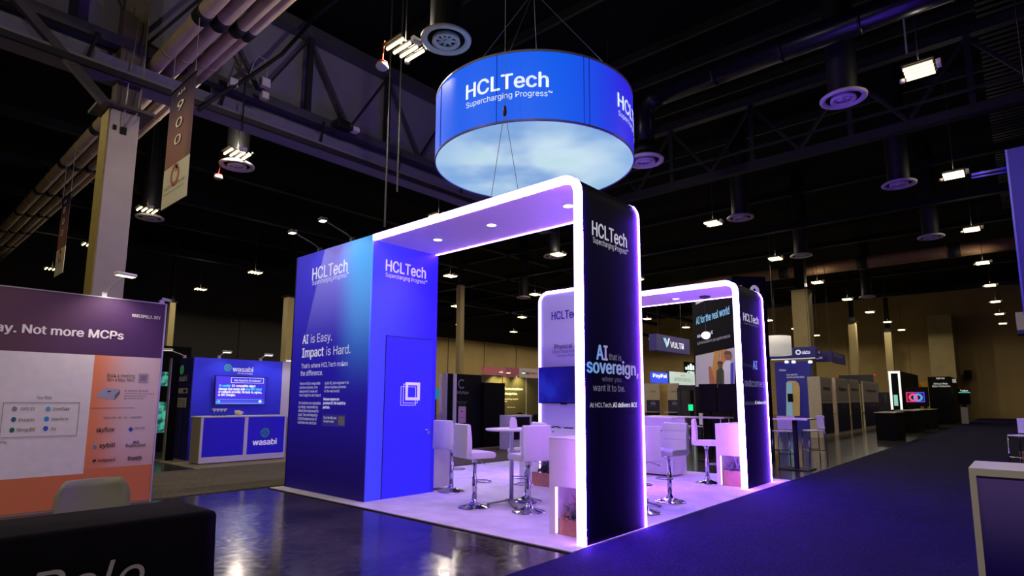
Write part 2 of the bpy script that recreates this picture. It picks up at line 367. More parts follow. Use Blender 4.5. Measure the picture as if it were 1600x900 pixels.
dlist = [(697, 66, 8.0, 'large round white air diffuser hanging left of the blue drum'), (1318, 157, 8.0, 'round white air diffuser right of the drum under a vertical duct'), (1008, 254, DQ.z, 'round air diffuser tucked behind the right side of the drum'),
         (370, 261, 8.0, 'round diffuser below the striped light at upper left'), (234, 342, 8.0, 'round diffuser below the light right of the tall column'), (1405, 290, 8, 'dim round diffuser under the dark right ceiling'),
         (1157, 342, 8, 'dim round diffuser right of the first arch top'), (865, 402, 8, 'dim round diffuser framed inside the front arch'), (1252, 401, 8, 'dim small diffuser near the square light right of centre'), (1355, 465, 8, 'tiny bright-rimmed diffuser beside a distant light'), (1455, 372, 8, 'dim diffuser left of the bright square light at right'), (818, 466, 8, 'tiny diffuser seen above the monitor panel')]
df = make_diffuser()
for i, (x, y, z, l) in enumerate(dlist):
    p = at(x, y, 'z', z)
    if i == 0: df.location = p; df['label'] = l; df['group'] = 'ceiling air diffusers'; dd = df
    else: dd = dup(df, p, random.random(), l, 'ceiling air diffusers')
    for c_ in dd.children:
        if c_.name.startswith('neck_duct'): c_.scale.z = ((ZC if i != 2 else z+.5)-.03-z-.09)
# ------------------------------------------------------------------ high-bay lights on a 7.2 m grid
tubem = mat('#fff3c8', .4, emit=6, ecol='#ffe6a0', key='tube'); hous = mat('#3a3836', .5, .3, noise=.1)
def make_fix():
    t = thing('high_bay_light', '', 'ceiling light', (0, 0, 0), 'high-bay lights')
    for i in range(4):
        x = -.24+i*.16
        obj('tube', MB().tube([(x, -.24, 0), (x, .24, 0)], .028, 8), tubem, t, True)
        obj('reflector', MB().box(x-.045, x+.045, -.26, .26, .03, .045), mat('#141312', .6, noise=.1), t)
    obj('frame', MB().box(-.33, .33, -.02, .02, .045, .09).box(-.33, -.29, -.27, .27, .045, .08).box(.29, .33, -.27, .27, .045, .08), hous, t)
    obj('driver_box', MB().box(-.1, .1, -.36, -.28, .0, .1), wm_, t); obj('sensor', MB().tube([(.3, .32, 0), (.3, .32, .07)], .05, 10), wm_, t, True)
    obj('stem', MB().tube([(0, 0, .09), (0, 0, 3.8)], .012, 6), hous, t)
    return t
fx = make_fix(); first = True
names = {(0, 1): 'bright four-tube ceiling light up left of the blue drum', (1, 0): 'bright four-tube ceiling light at upper right', (0, 2): 'four-tube light above a round diffuser right of the hanging banner', (0, 3): 'four-tube light low beside the hanging banner tip', (2, 0): 'long bright light left of the tall blue hanging sign', (3, 0): 'square white light below the one beside the blue hanging sign', (2, 1): 'square white light right of the front arch top', (3, 1): 'small square light right of centre above the second arch', (2, 2): 'light seen through the front arch near its far upper right', (2, 3): 'light seen through the front arch at its left', (1, 4): 'small light above the blue cloud storage stand', (4, 0): 'third light down in the right-hand row'}
far = 'small distant light glowing far away under the black ceiling'
for j in range(-1, 6):
    for i in range(-1, 9):
        p = V((1.6+7.2*i, -2.3+7.2*j, 8))
        d = p-CAM; vis = False
        if d.dot(FW) > 1:
            u = 800+FPX*d.dot(_r)/d.dot(FW); vv = PYC-FPX*d.dot(UP)/d.dot(FW); vis = -60 < u < 1660 and -60 < vv < 560
        if (i, j) == (1, 3): vis = False
        near = (i, j) in ((-1, 0), (-1, -1), (-1, 1), (-1, 2))
        if not (vis or near): continue
        l = names.get((i, j), far if vis else 'high-bay light behind the viewpoint over the near aisle')
        if first: fx.location = p; fx['label'] = l; t = fx; first = False
        else: t = dup(fx, p, 0, l, 'high-bay lights')
        if j > 5: continue
        if near or i < 8: lamp('lamp', 'SPOT', p-V((0, 0, .05)), HALL_W*(1.9 if (i, j) in ((-1, 0), (-1, -1)) else .35 if j == 0 else 1 if i*i+j*j < 9 else 1.15), HALL_C, None, p-V((0, 0, 5)), .1, 3.02, .12); lamp('soffit_fill', 'POINT', p+V((0, 0, .2)), HALL_W*(.6 if i <= 0 and 0 < j < 3 else .05), HALL_C, None, None, .06)  # each fixture also gets an added point light that brightens the soffit above
# round pendant floodlight and emergency fixture
for x, y, l in ((597, 107, 'small round red-rimmed alarm speaker hanging under the upper left light'), (341, 279, 'small red-topped alarm pendant below the banner')):
    q = at(x, y, 'z', 7.6); t = thing('ceiling_speaker', l, 'speaker', q)
    obj('body', MB().lathe([(0.001, 0), (.1, 0), (.12, .03), (.1, .09), (.02, .12)], 18, q), wm_, t, True); obj('red_ring', MB().lathe([(.10, .09), (.112, .1), (.1, .12), (.03, .14)], 18, q), mat('#a01818', .5, noise=.1), t)
    obj('cable', MB().tube([q+V((0, 0, .12)), q+V((.05, .02, .6))], .012, 6), mat('#b04020', .5, noise=.1), t)
# junction boxes, cables on the truss
for x, y, s_, l in ((364, 130, .2, 'white junction box on the truss beside the beige pipes'), (414, 130, .22, 'white tilted junction box with looping cable on the truss'), (413, 150, .18, 'lower white junction box on the truss chord')):
    q = at(x, y, 'y', YT-.45); t = thing('junction_box', l, 'junction box', q)
    o = obj('housing', MB().box(q.x-s_/2, q.x+s_/2, q.y-.08, q.y+.08, q.z-s_/2, q.z+s_/2), mat('#b9b6b6', .5, noise=.05), t, bevel=.015)
    obj('cover', MB().box(q.x-s_/2+.02, q.x+s_/2-.02, q.y-.09, q.y-.08, q.z-s_/2+.02, q.z+s_/2-.02), mat('#cfcccc', .5, noise=.05), t)
q = at(538, 197, 'y', YT-.45); t = thing('projector', 'black box projector mounted on the truss chord', 'projector', q)
obj('housing', MB().box(q.x-.28, q.x+.2, q.y-.15, q.y+.15, q.z-.1, q.z+.1), mat('#060606', .5, noise=.1), t, bevel=.02); obj('lens', MB().tube([(q.x+.1, q.y-.15, q.z), (q.x+.1, q.y-.2, q.z)], .05, 12), hous, t); obj('side_box', MB().box(q.x+.2, q.x+.42, q.y-.1, q.y+.1, q.z-.06, q.z+.06), wm_, t)
def loop(pts, r, m, label, ax='y', val=YT-.5):
    return tag(obj('hanging_cable', MB().tube([at(x, y, ax, val) for x, y in pts], r, 6), m, smooth=True), label, 'cable')
ck = mat('#0c0c0e', .6, noise=.1); cg = mat('#8a8a90', .5, noise=.1)
loop([(388, 122), (398, 95), (405, 88), (414, 93), (417, 110), (416, 125)], .015, cg, 'pale looping cable above the tilted junction box')
loop([(310, 172), (340, 150), (390, 120), (440, 85), (490, 30)], .05, ck, 'thick black cable sagging across the soffit')
loop([(370, 75), (378, 100), (372, 112), (390, 120), (378, 120), (368, 104)], .02, mat('#5a3040', .6, noise=.2), 'tangle of reddish wires beside the beige pipes')
for x, y0, y1, l in ((383, 130, 205, 'black drop cable below the junction boxes'), (611, 60, 355, 'left one of two thin vertical cables left of the drum'), (626, 120, 300, 'right one of two thin vertical cables left of the drum'), (1409, 0, 84, 'thin pale cable dangling left of the upper right light')):
    a = atd(x, y0, 12); b = atd(x, y1, 12); b.x, b.y = a.x, a.y
    if x == 383: a = at(x, y0, 'y', YT-.45); b = V((a.x, a.y, at(x, y1, 'y', YT-.45).z))
    else: a.z = ZC
    tag(obj('drop_cable', MB().tube([a, b], .02, 6), ck if x < 1000 else cg), l, 'cable')
# ================================================================== the main booth
def soft_carpet():
    g = NG('white_carpet'); n = g.noise(3, 5); c = g.mix(g.sm(n, .3, .7), '#c9c6cb', '#dad8dc'); m = g.done(c, .9, spec=.15)
    bp = g.nt.nodes.new('ShaderNodeBump'); bp.inputs['Strength'].default_value = .3; bp.inputs['Distance'].default_value = .01
    g.nt.links.new(g.noise(180, 2), bp.inputs['Height']); g.nt.links.new(bp.outputs[0], g.b.inputs['Normal']); return m
pl = thing('booth_carpet', 'pale lavender-white carpet laid under the arches of the blue booth', 'carpet', (3.4, 3, 0))
obj('carpet_sheet', MB().box(0, 6.85, 0, 6.02, .004, .018), soft_carpet(), pl)
obj('edge_tape', MB().box(-.025, 0, -.01, 6.02, .001, .01), mat('#0a0a0e', .6, noise=.1), pl)
ZF = .018
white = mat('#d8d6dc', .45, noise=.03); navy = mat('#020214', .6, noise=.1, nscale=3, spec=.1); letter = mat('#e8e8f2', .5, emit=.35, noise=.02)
strip = mat('#f4f0ff', .4, emit=1, ecol=(2.0, 1.3, 5.0), key='strip'); tape = mat('#2010ff', .4, emit=560, ecol=(.16, .04, 1), key='tape')
violet = mat('#c050ff', .4, emit=65, ecol=(.55, .17, 1), key='violet'); seamd = mat('#101030', .6, noise=.1)
discm = mat('#ffffff', .3, emit=5, ecol=(1, .93, 1.1), key='downl')
print_blue = mat('#2a2ae0', .5, emit=.30, ecol='#2a22ee', noise=.05, nscale=.8)
def path(y0, y1, H, R, off=0., round_end=False):
    pts = [(y0+off, ZF)]
    for i in range(9):
        a_ = math.pi - i*math.pi/16
        pts.append((y0+R+(R-off)*math.cos(a_), H-R+(R-off)*math.sin(a_)))
    if round_end:
        for i in range(9):
            a_ = math.pi/2 - i*math.pi/16
            pts.append((y1-R+(R-off)*math.cos(a_), H-R+(R-off)*math.sin(a_)))
        pts.append((y1-off, ZF))
    else: pts.append((y1, H-off))
    return pts
def shell(p, q, x0, x1):
    n = len(p); vs = [(x, *a_) for x in (x0, x1) for a_ in p] + [(x, *a_) for x in (x0, x1) for a_ in q]
    A = lambda i: i; B = lambda i: n+i; Cc = lambda i: 2*n+i; D = lambda i: 3*n+i; fs = []
    for i in range(n-1):
        fs += [(A(i), A(i+1), B(i+1), B(i)), (Cc(i+1), Cc(i), D(i), D(i+1)), (A(i+1), A(i), Cc(i), Cc(i+1)), (B(i), B(i+1), D(i+1), D(i))]
    for i in (0, n-1): fs.append((A(i), B(i), D(i), Cc(i)) if i == 0 else (B(i), A(i), Cc(i), D(i)))
    return MB().add(vs, fs)
def portal(name, label, x0, x1, y0, y1, H, T, spots, round_end, R=.22):
    t = thing(name, label, 'archway', ((x0+x1)/2, (y0+y1)/2, ZF))
    obj('outer_panel', shell(path(y0, y1, H, R, 0, round_end), path(y0, y1, H, R, T/2, round_end), x0+.03, x1-.03), navy, t)
    obj('inner_panel', shell(path(y0, y1, H, R, T/2, round_end), path(y0, y1, H, R, T, round_end), x0+.03, x1-.03), white, t)
    for a_, b_ in ((x0, x0+.03), (x1-.03, x1)):
        obj('light_strip', shell(path(y0, y1, H, R, -.004, round_end), path(y0, y1, H, R, T+.004, round_end), a_, b_), strip, t)
    for a_, b_ in ((x0+.03, x0+.04), (x1-.04, x1-.03)):
        obj('edge_led', shell(path(y0, y1, H, R, -.012, round_end)[:6], path(y0, y1, H, R, 0, round_end)[:6], a_, b_), tape, t)
    for a_, b_ in ((x0+.03, x0+.042), (x1-.042, x1-.03)):
        obj('inner_fill', shell(path(y0, y1, H, R, T, round_end), path(y0, y1, H, R, T+.008, round_end), a_, b_), violet, t)  # added violet glow strip that tints the arch underside and the floor
    for (sx, sy) in spots:
        z = H-T; d = obj('downlight', MB().lathe([(0.001, z-.012), (.062, z-.012), (.07, z), (.001, z)], 20, (sx, sy, 0)), discm, t)
        obj('trim_ring', MB().lathe([(.063, z-.016), (.078, z-.012), (.08, z), (.063, z), (.063, z-.016)], 20, (sx, sy, 0)), white, t)
        lamp('lamp', 'SPOT', (sx, sy, z-.05), SPOT_W, SPOT_C, None, (sx, sy, 0), .06, 2.3, .7)
    return t
HA, HB = 3.88, 3.51
spx = [at(x, y, 'z', HA-.075) for x, y in ((684, 373.5), (768, 350.5), (888, 320.5))]
arch = portal('archway', 'near tall archway with white glowing edge joined to the dark blue closet', .22, 1.5, .02, 3.736, HA, .075, [(p.x, p.y) for p in spx], False)
sp2 = at(1056, 466, 'z', HB-.075)
arch2 = portal('archway', 'farther archway with white glowing edge at the right end of the booth', 5.1, 6.39, .18, 3.45, HB, .075, [(sp2.x, sp2.y), (sp2.x, sp2.y+1.3)], True)
# near leg graphics (outer face looks towards -Y)
Yl = .02
tpx('HCLTech', 'y', Yl, 924.5, 369, 979, 386, 347, letter, arch, bold=.022)
tpx('Supercharging Progress™', 'y', Yl, 926, 382, 981, 396, 373, letter, arch)
fade = lambda h: mat(h, .5, emit=.35, noise=.02)
g = NG('fading_letters'); gl = g.done(g.mix(g.x, '#7fc4f4', '#c9b4ee'), .5, emit=.4)
tpx('AI', 'y', Yl, 931, 563, 949, 562, 540, gl, arch, bold=.03); tpx('that is', 'y', Yl, 951, 563, 970, 563, 553, fade('#9d9db8'), arch)
tpx('sovereign,', 'y', Yl, 916, 583, 997, 586, 561, gl, arch, bold=.03)
tpx('when you', 'y', Yl, 940, 596, 970, 597, 588, fade('#77779a'), arch); tpx('want it to be.', 'y', Yl, 926, 611, 976, 612, 600, fade('#9c9cb8'), arch)
tpx('At HCLTech,', 'y', Yl, 921, 636.5, 956, 636.5, 629, letter, arch); tpx('AI delivers ROI', 'y', Yl, 957, 636.5, 994.5, 636, 629, letter, arch, bold=.02)
Yl = .18
tpx('HCLTech', 'y', Yl, 1161, 501, 1185, 507, 489, letter, arch2, bold=.022); tpx('Supercharging Progress™', 'y', Yl, 1162, 506, 1185, 512, 503, fade('#8a8aa8'), arch2)
tpx('Choose', 'y', Yl, 1161, 573, 1174, 573, 568, fade('#50506c'), arch2); tpx('AI', 'y', Yl, 1176, 577, 1183, 577, 564, gl, arch2, bold=.02); tpx('outcomes', 'y', Yl, 1163, 604, 1194, 605, 592, fade('#8a8aa8'), arch2, bold=.01)
tpx('At HCLTech,', 'y', Yl, 1164, 633, 1178, 632, 628, fade('#8a8aa8'), arch2); tpx('AI delivers ROI', 'y', Yl, 1179, 632, 1197, 631, 627, letter, arch2, bold=.02)
# motion sensor under the second arch and its small white pendant globe
q = at(1101, 463, 'z', HB-.075)
tag(obj('ceiling_sensor', MB().lathe([(.001, -.03), (.09, -.03), (.11, 0), (.001, 0)], 18, q), mat('#15102c', .5, noise=.1)), 'small dark disc fixed under the second arch ceiling', 'sensor')
q = at(1103, 524, 'x', 5.7)
t = thing('pendant_globe', 'small white glowing globe hanging below the second arch', 'pendant lamp', q)
obj('globe', MB().lathe([(.08*math.sin(i*math.pi/10)+.0005, -.07*math.cos(i*math.pi/10)) for i in range(11)], 20, q), mat('#ffffff', .4, emit=1.2, ecol='#f4f0ff', key='globe'), t, True); obj('cord', MB().tube([q+V((0, 0, .07)), (q.x, q.y, HB-.08)], .003, 6), ck, t)
# ------------------------------------------------------------------ closet (left tower)
cx0, cx1, cy0, cy1 = .22, 1.515, 3.738, 5.96
cl = thing('storage_closet', 'tall blue closet tower with white slogan and a flush door', 'closet', ((cx0+cx1)/2, (cy0+cy1)/2, ZF))
box('body', cx0+.02, cx1, cy0+.02, cy1, ZF, HA-.02, mat('#1a1478', .6, noise=.05), cl)
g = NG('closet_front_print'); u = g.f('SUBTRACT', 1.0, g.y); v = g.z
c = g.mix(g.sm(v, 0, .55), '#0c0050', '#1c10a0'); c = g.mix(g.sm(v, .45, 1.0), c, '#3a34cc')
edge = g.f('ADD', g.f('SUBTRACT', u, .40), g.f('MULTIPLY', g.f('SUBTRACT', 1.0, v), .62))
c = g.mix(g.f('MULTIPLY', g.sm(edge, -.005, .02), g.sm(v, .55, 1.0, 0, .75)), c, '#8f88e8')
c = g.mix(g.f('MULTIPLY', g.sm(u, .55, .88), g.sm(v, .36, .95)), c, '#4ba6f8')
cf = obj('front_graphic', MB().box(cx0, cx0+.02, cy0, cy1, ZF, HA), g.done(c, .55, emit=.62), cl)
g = NG('closet_side_print'); c = g.mix(g.sm(g.x, 0, 1), '#4450f2', '#2c20dc')
sidep = g.done(c, .5, emit=.32)
box('side_graphic', cx0+.02, cx1, cy0, cy0+.02, ZF, HA-.07, sidep, cl)
top = box('top_trim', cx0-.004, cx1, cy1-.02, cy1+.004, ZF, HA, mat('#16104a', .5, noise=.05), cl)
q = at(604, 525, 'y', cy0); q2 = at(675, 531, 'y', cy0)
dx0, dx1, dz = q.x, q2.x, q.z
dr = obj('door', MB().box(dx0, dx1, cy0-.006, cy0, ZF+.01, dz), mat('#3030ee', .5, emit=.32, ecol='#2c24ee', noise=.05, nscale=.8), cl)
box('gap', dx0-.012, dx0, cy0-.003, cy0, ZF, dz+.012, seamd, dr); box('gap', dx1, dx1+.008, cy0-.003, cy0, ZF, dz+.012, mat('#5a5ae8', .5, noise=.05), dr); box('gap', dx0-.012, dx1+.008, cy0-.003, cy0, dz, dz+.012, seamd, dr)
chrome = mat('#c8c8d4', .12, 1, noise=.02); 
q = at(667, 671, 'y', cy0); obj('handle', MB().tube([q+V((.02, -.006, 0)), q+V((.02, -.05, 0)), q+V((-.08, -.05, -.002))], .01, 8), chrome, dr, True); obj('key_rose', disc_px('y', cy0, 668.5, 676, 2.6, .012, .006), chrome, dr)
def sq_frame(ax, val, x0, y0, x1, y1, px, m, parent, name='logo_square', d=.008):
    a = at(x0, (y0+y1)/2, ax, val); b = at(x1, (y0+y1)/2, ax, val); z0 = at((x0+x1)/2, y1, ax, val).z; z1 = at((x0+x1)/2, y0, ax, val).z
    u = RIGHT[ax]; w_ = abs((b-a).dot(u)); h_ = z1-z0; k = px*w_/(x1-x0); o = V(a); o.z = z0; nn = u.cross(V((0, 0, 1)))
    mb = MB()
    for (ua, ub, va, vb) in ((0, w_, 0, k), (0, w_, h_-k, h_), (0, k, k, h_-k), (w_-k, w_, k, h_-k)):
        mb.prism([(ua, va), (ub, va), (ub, vb), (ua, vb)], o+nn*d, u, (0, 0, 1), .003)
    return obj(name, mb, m, parent)
sq_frame('y', cy0, 633, 597.5, 655.5, 625.5, 3.6, letter, dr); sq_frame('y', cy0, 629.5, 600, 652, 630, .6, letter, dr, d=.007); sq_frame('y', cy0, 625.5, 604, 649, 633.5, .6, letter, dr, d=.007)
tpx('HCLTech', 'y', cy0, 602, 425, 665, 433.5, 407.5, letter, cl, bold=.022); tpx('Supercharging Progress™', 'y', cy0, 602, 434.5, 667, 442.5, 428, letter, cl)
Xc = cx0
tpx('HCLTech', 'x', Xc, 488, 437, 543.5, 425.5, 419, letter, cl, bold=.022); tpx('Supercharging Progress™', 'x', Xc, 488, 445, 545, 433, 438, letter, cl)
tpx('AI', 'x', Xc, 473, 538, 482, 536.5, 524.5, letter, cl, bold=.025); tpx('is Easy.', 'x', Xc, 486, 536, 519, 532, 523, letter, cl)
tpx('Impact', 'x', Xc, 472, 559, 506, 556, 545, letter, cl, bold=.025); tpx('is Hard.', 'x', Xc, 510, 555.5, 548, 552, 542, letter, cl)
tpx('That’s where HCLTech makes', 'x', Xc, 471, 575.5, 544, 571.5, 568.5, letter, cl); tpx('the difference.', 'x', Xc, 470, 588, 504.5, 585.5, 580, letter, cl)
for i, l in enumerate(('We turn AI into measurable', 'business outcomes, from', 'deployment to value and', 'from insight to real impact.', '', 'Our solutions are repeatable', 'by design, responsible by', 'default and engineered for', 'scale. They are shaped by', '220,000 people across 60', 'countries who don’t just')):
    if l: tpx(l, 'x', Xc, 469-i*.36, 601.6+i*6.2, 469-i*.36+len(l)*1.22, 600.6+i*6.05, 597.4+i*6.2, letter, cl)
for i, l in enumerate(('build AI, but engineer it to', 'deliver business outcomes', 'in the real world.', '', 'Because anyone can', 'promise AI. We build it to', 'perform.')):
    if l: tpx(l, 'x', Xc, 508-i*.5, 600.6+i*6.4, 508-i*.5+len(l)*1.34, 599.8+i*6.3, 596.4+i*6.4, letter, cl, bold=.02 if i > 3 else 0)
obj('scan_card', rect('x', Xc, 503.5, 647.5, 539.5, 666.5, .004), mat('#3d34b0', .5, emit=.2, noise=.05), cl)
tpx('Scan the QR code', 'x', Xc, 506, 655, 526, 654.2, 651, letter, cl); tpx('to learn more', 'x', Xc, 506, 660.5, 522, 659.8, 656.5, letter, cl)
obj('plain_square', rect('x', Xc, 529, 650.5, 538.5, 664.5, .006), mat('#9a98b4', .5, noise=.1), cl)
def arm_light(name, label, base, tip, head_w=.22, power=0, aim=None, col=(1, .95, .85), mt=None, group='clip-on arm lights'):
    base, tip = V(base), V(tip); t = thing(name, label, 'arm light', base, group); mm = mt or mat('#b8b4b0', .4, .3, noise=.05)
    obj('clamp', MB().box(base.x-.03, base.x+.03, base.y-.03, base.y+.03, base.z, base.z+.07), mm, t)
    d = tip-base; k = base+d*.25+V((0, 0, .05)); obj('arm', MB().tube([base+V((0, 0, .05)), k, tip], .011, 6), mm, t)
    h = d.copy(); h.z = 0; h.normalize(); s_ = h.cross(V((0, 0, 1)))
    hd = obj('head', MB().bar(tip-s_*head_w/2, tip+s_*head_w/2, .11, .045), mm, t, bevel=.012)
    obj('lens', MB().bar(tip-s_*head_w*.42+V((0, 0, -.026)), tip+s_*head_w*.42+V((0, 0, -.026)), .08, .006), mat('#fff6e0', .4, emit=5 if power else 1.2, ecol='#fff0d0', key='lens%d' % bool(power)), hd)
    if power:
        a_ = V(aim); lamp('lamp', 'SPOT', tip+V((0, 0, -.045)), power, col, None, a_, .05, 2.0, .8)
    return t
for x, y, tx, ty, l in ((497, 393, 457, 362, 'long arm light reaching out from the closet top, left one'), (548, 375.5, 504.5, 343, 'long arm light reaching out from the closet top, right brighter one')):
    b_ = at(x, y, 'x', cx0); b_.x += .03; b_.z = HA; q_ = at(tx, ty, 'x', cx0-.45); arm_light('arm_light', l, b_, q_, .13, 14 if tx > 500 else 8, (cx0, q_.y-.3, 2.9), (.85, .95, 1), hous)
# ------------------------------------------------------------------ hanging drum
q = at(835.3, 250, 'z', 5.69); DC = V((3.19, 3.065, 0)); DR, DZ0, DZ1 = 1.802, 5.69, 6.835
dr_ = thing('hanging_drum_sign', 'large round blue backlit drum sign hanging above the booth', 'hanging sign', (DC.x, DC.y, DZ0))
g = NG('drum_print'); c = g.mix(g.sm(g.x, .12, .6), '#0560f4', '#2a1ee8'); c = g.mix(g.sm(g.y, .75, 1.0, 0, .6), c, '#3a6af8')
skin = obj('fabric_wall', MB().add([DC+V((DR*math.cos(i*2*math.pi/72), DR*math.sin(i*2*math.pi/72), z)) for z in (DZ0, DZ1) for i in range(72)], [(i, (i+1) % 72, 72+(i+1) % 72, 72+i) for i in range(72)]), g.done(c, .5, emit=.92, base=False), dr_, True)
g = NG('drum_clouds'); n = g.noise(.55, 3); c = g.mix(g.sm(n, .36, .62), '#7fa4d8', '#c4dcee'); c = g.mix(g.sm(g.noise(.9, 2), .5, .75, 0, .6), c, '#b4d8dc')
rr = g.f('POWER', g.f('ADD', g.f('POWER', g.f('SUBTRACT', g.x, .5), 2.0), g.f('POWER', g.f('SUBTRACT', g.y, .5), 2.0)), .5)
c = g.mix(g.sm(rr, .25, .5, 0, .5), c, '#6fa0dc')
obj('lit_underside', MB().lathe([(.001, DZ0+.004), (DR-.012, DZ0+.004)], 72, DC), g.done(c, .5, emit=.95, base=False), dr_)
rim = mat('#6a68a8', .4, .3, noise=.05)
obj('bottom_rim', MB().lathe([(DR-.014, DZ0-.012), (DR+.006, DZ0-.012), (DR+.006, DZ0+.02), (DR-.014, DZ0+.02), (DR-.014, DZ0-.012)], 72, DC), rim, dr_)
obj('top_rim', MB().lathe([(DR-.014, DZ1-.015), (DR+.008, DZ1-.015), (DR+.008, DZ1+.02), (DR-.014, DZ1+.02), (DR-.014, DZ1-.015)], 72, DC), mat('#9a98a8', .4, .3, noise=.05), dr_)
obj('top_frame', MB().bar(DC+V((-DR, 0, DZ1)), DC+V((DR, 0, DZ1)), .04, .04).bar(DC+V((0, -DR, DZ1)), DC+V((0, DR, DZ1)), .04, .04), rim, dr_)
def cyl(x, y, R=DR):
    d = ray(x, y); o = CAM-DC; a_ = d.x*d.x+d.y*d.y; b_ = 2*(o.x*d.x+o.y*d.y); c_ = o.x*o.x+o.y*o.y-R*R
    t_ = (-b_-math.sqrt(max(0, b_*b_-4*a_*c_)))/(2*a_); p = CAM+d*t_; return math.atan2(p.y-DC.y, p.x-DC.x), p.z
def drum_text(body, th0, th1, z, cap, m, bold=0):
    vs, fs = glyphs(body, 's', bold); x0_ = min(p.x for p in vs); x1_ = max(p.x for p in vs); mb = MB(); sy = cap/.727
    for p in vs:
        th = th0+(th1-th0)*(p.x-x0_)/(x1_-x0_); mb.v.append(DC+V(((DR+.008)*math.cos(th), (DR+.008)*math.sin(th), z+p.y*sy)))
    mb.f = [list(f) for f in fs]; return obj('lettering', mb, m, dr_)
dl = mat('#e6f0ff', .5, emit=.75, ecol='#dcecff', key='drumletter')
a0, z0 = cyl(728.5, 155); a1, z1 = cyl(857.5, 138); _, zt = cyl(728.5, 133)
zb = (z0+z1)/2; drum_text('HCLTech', a0, a1, zb, zt-z0, dl, .022)
b0, y0_ = cyl(729, 168.5); b1, y1_ = cyl(863, 153); _, yt = cyl(729, 160)
drum_text('Supercharging Progress™', b0, b1, (y0_+y1_)/2, yt-y0_, dl)
s0, _ = cyl(965, 180)
drum_text('HCLTech', s0, s0+(a1-a0), zb, zt-z0, dl, .022); drum_text('Supercharging Progress™', s0+.01, s0+.01+(b1-b0), (y0_+y1_)/2, yt-y0_, dl)
for x, y in ((688.5, 200), (776, 150), (912.5, 150), (921, 150)):
    th, _ = cyl(x, y); p = DC+V((math.cos(th)*(DR+.002), math.sin(th)*(DR+.002), 0))
    obj('seam', MB().bar(p+V((0, 0, DZ0+.02)), p+V((0, 0, DZ1-.015)), .006, .012), mat('#0a1a9a', .5, emit=.25, noise=.05), dr_)
for th in (.6, 2.2, 3.6, 5.0):
    p = DC+V((DR*math.cos(th)*.98, DR*math.sin(th)*.98, DZ1)); obj('suspension_cable', MB().tube([p, DC+V((.0, .0, 9.2))], .006, 6), cg, dr_)
obj('hoist_chain', MB().tube([DC+V((0, 0, 9.2)), DC+V((0, 0, ZC-.3))], .012, 6), ck, dr_); obj('hoist_hook', MB().tube([DC+V((.03, 0, 9.3)), DC+V((.06, 0, 9.2)), DC+V((0, 0, 9.12))], .02, 6), chrome, dr_)
# rigging that carries the near arch
A = at(764, 303, 'z', HA+.03); A.x = .6; A.y = at(764, 303, 'x', .6).y; B = at(813, 294, 'x', .6); A.z = B.z = HA
kq = at(792, 170, 'x', .6); kq.y = (A.y+B.y)/2
kq.z = at(792, 170, 'x', .6).z
t = thing('rigging_cable', 'thin steel bridle cable with shackle carrying the near archway', 'cable', kq)
obj('main_wire', MB().tube([kq, (kq.x, kq.y, ZC-.3)], .004, 6), cg, t); obj('bridle_leg', MB().tube([kq, A], .004, 6), cg, t); obj('bridle_leg', MB().tube([kq, B], .004, 6), cg, t)
obj('shackle', MB().lathe([(.001, -.09), (.02, -.08), (.028, -.03), (.02, .04), (.001, .06)], 10, kq), mat('#301018', .5, noise=.1), t, True)
obj('hook', MB().lathe([(.001, .0), (.03, .02), (.035, .06), (.02, .1), (.001, .12)], 10, A), mat('#7a1828', .5, noise=.1), t, True)
# ------------------------------------------------------------------ plinths with planter niches
wood = mat('#a8745e', .55, noise=.15, nscale=20)
def plinth(label, x0, x1, ya, yb, top, nz, pan=.06, light_front=True):
    t = thing('planter_plinth', label, 'plinth', ((x0+x1)/2, (ya+yb)/2, ZF), 'white plinths with planter niches')
    box('upper_box', x0, x1, ya, yb, nz, top, white, t, .004); box('top_board', x0-.004, x1+.004, ya-.004, yb+.004, top, top+.012, white, t)
    box('end_panel', x0, x1, yb-pan, yb, ZF, nz, white, t)
    if light_front:
        box('niche_light', x0+.01, x0+.035, yb-pan-.012, yb-pan, ZF+.02, nz-.01, violet_w, t); box('niche_light', x1-.035, x1-.01, yb-pan-.012, yb-pan, ZF+.02, nz-.01, violet_w, t)
    return t
violet_w = mat('#ffe8ff', .4, emit=1.6, ecol=(1, .62, 1.5), key='niche')
leafm = [mat('#8a8a98', .5, noise=.3), mat('#4c6850', .45, noise=.3), mat('#d0a088', .5, noise=.3), mat('#8f9a72', .5, noise=.3), mat('#a890c0', .5, noise=.25)]
def leaf_mesh(L, W, bend, n=5):
    mb = MB(); vs = []; fs = []
    for i in range(n+1):
        s_ = i/n; x = L*s_*(1-.25*bend*s_); z = L*(.9*s_-bend*.75*s_*s_); w_ = W*math.sin(math.pi*min(.98, .12+.88*s_))**.8*(1.05-s_*.4)
        vs += [(x, -w_, z+.25*w_), (x, 0, z), (x, w_, z+.25*w_)]
    for i in range(n): a_ = i*3; fs += [(a_, a_+1, a_+4, a_+3), (a_+1, a_+2, a_+5, a_+4)]
    mb.add(vs, fs); me = bpy.data.meshes.new('leaf'); me.from_pydata(vs, [], fs); me.shade_smooth(); return me
LEAF = []
for m_ in leafm:
    for L, W, bd in ((.2, .014, .5), (.17, .028, .7), (.24, .012, .35)):
        me = leaf_mesh(L, W, bd); me.materials.append(m_); LEAF.append(me)
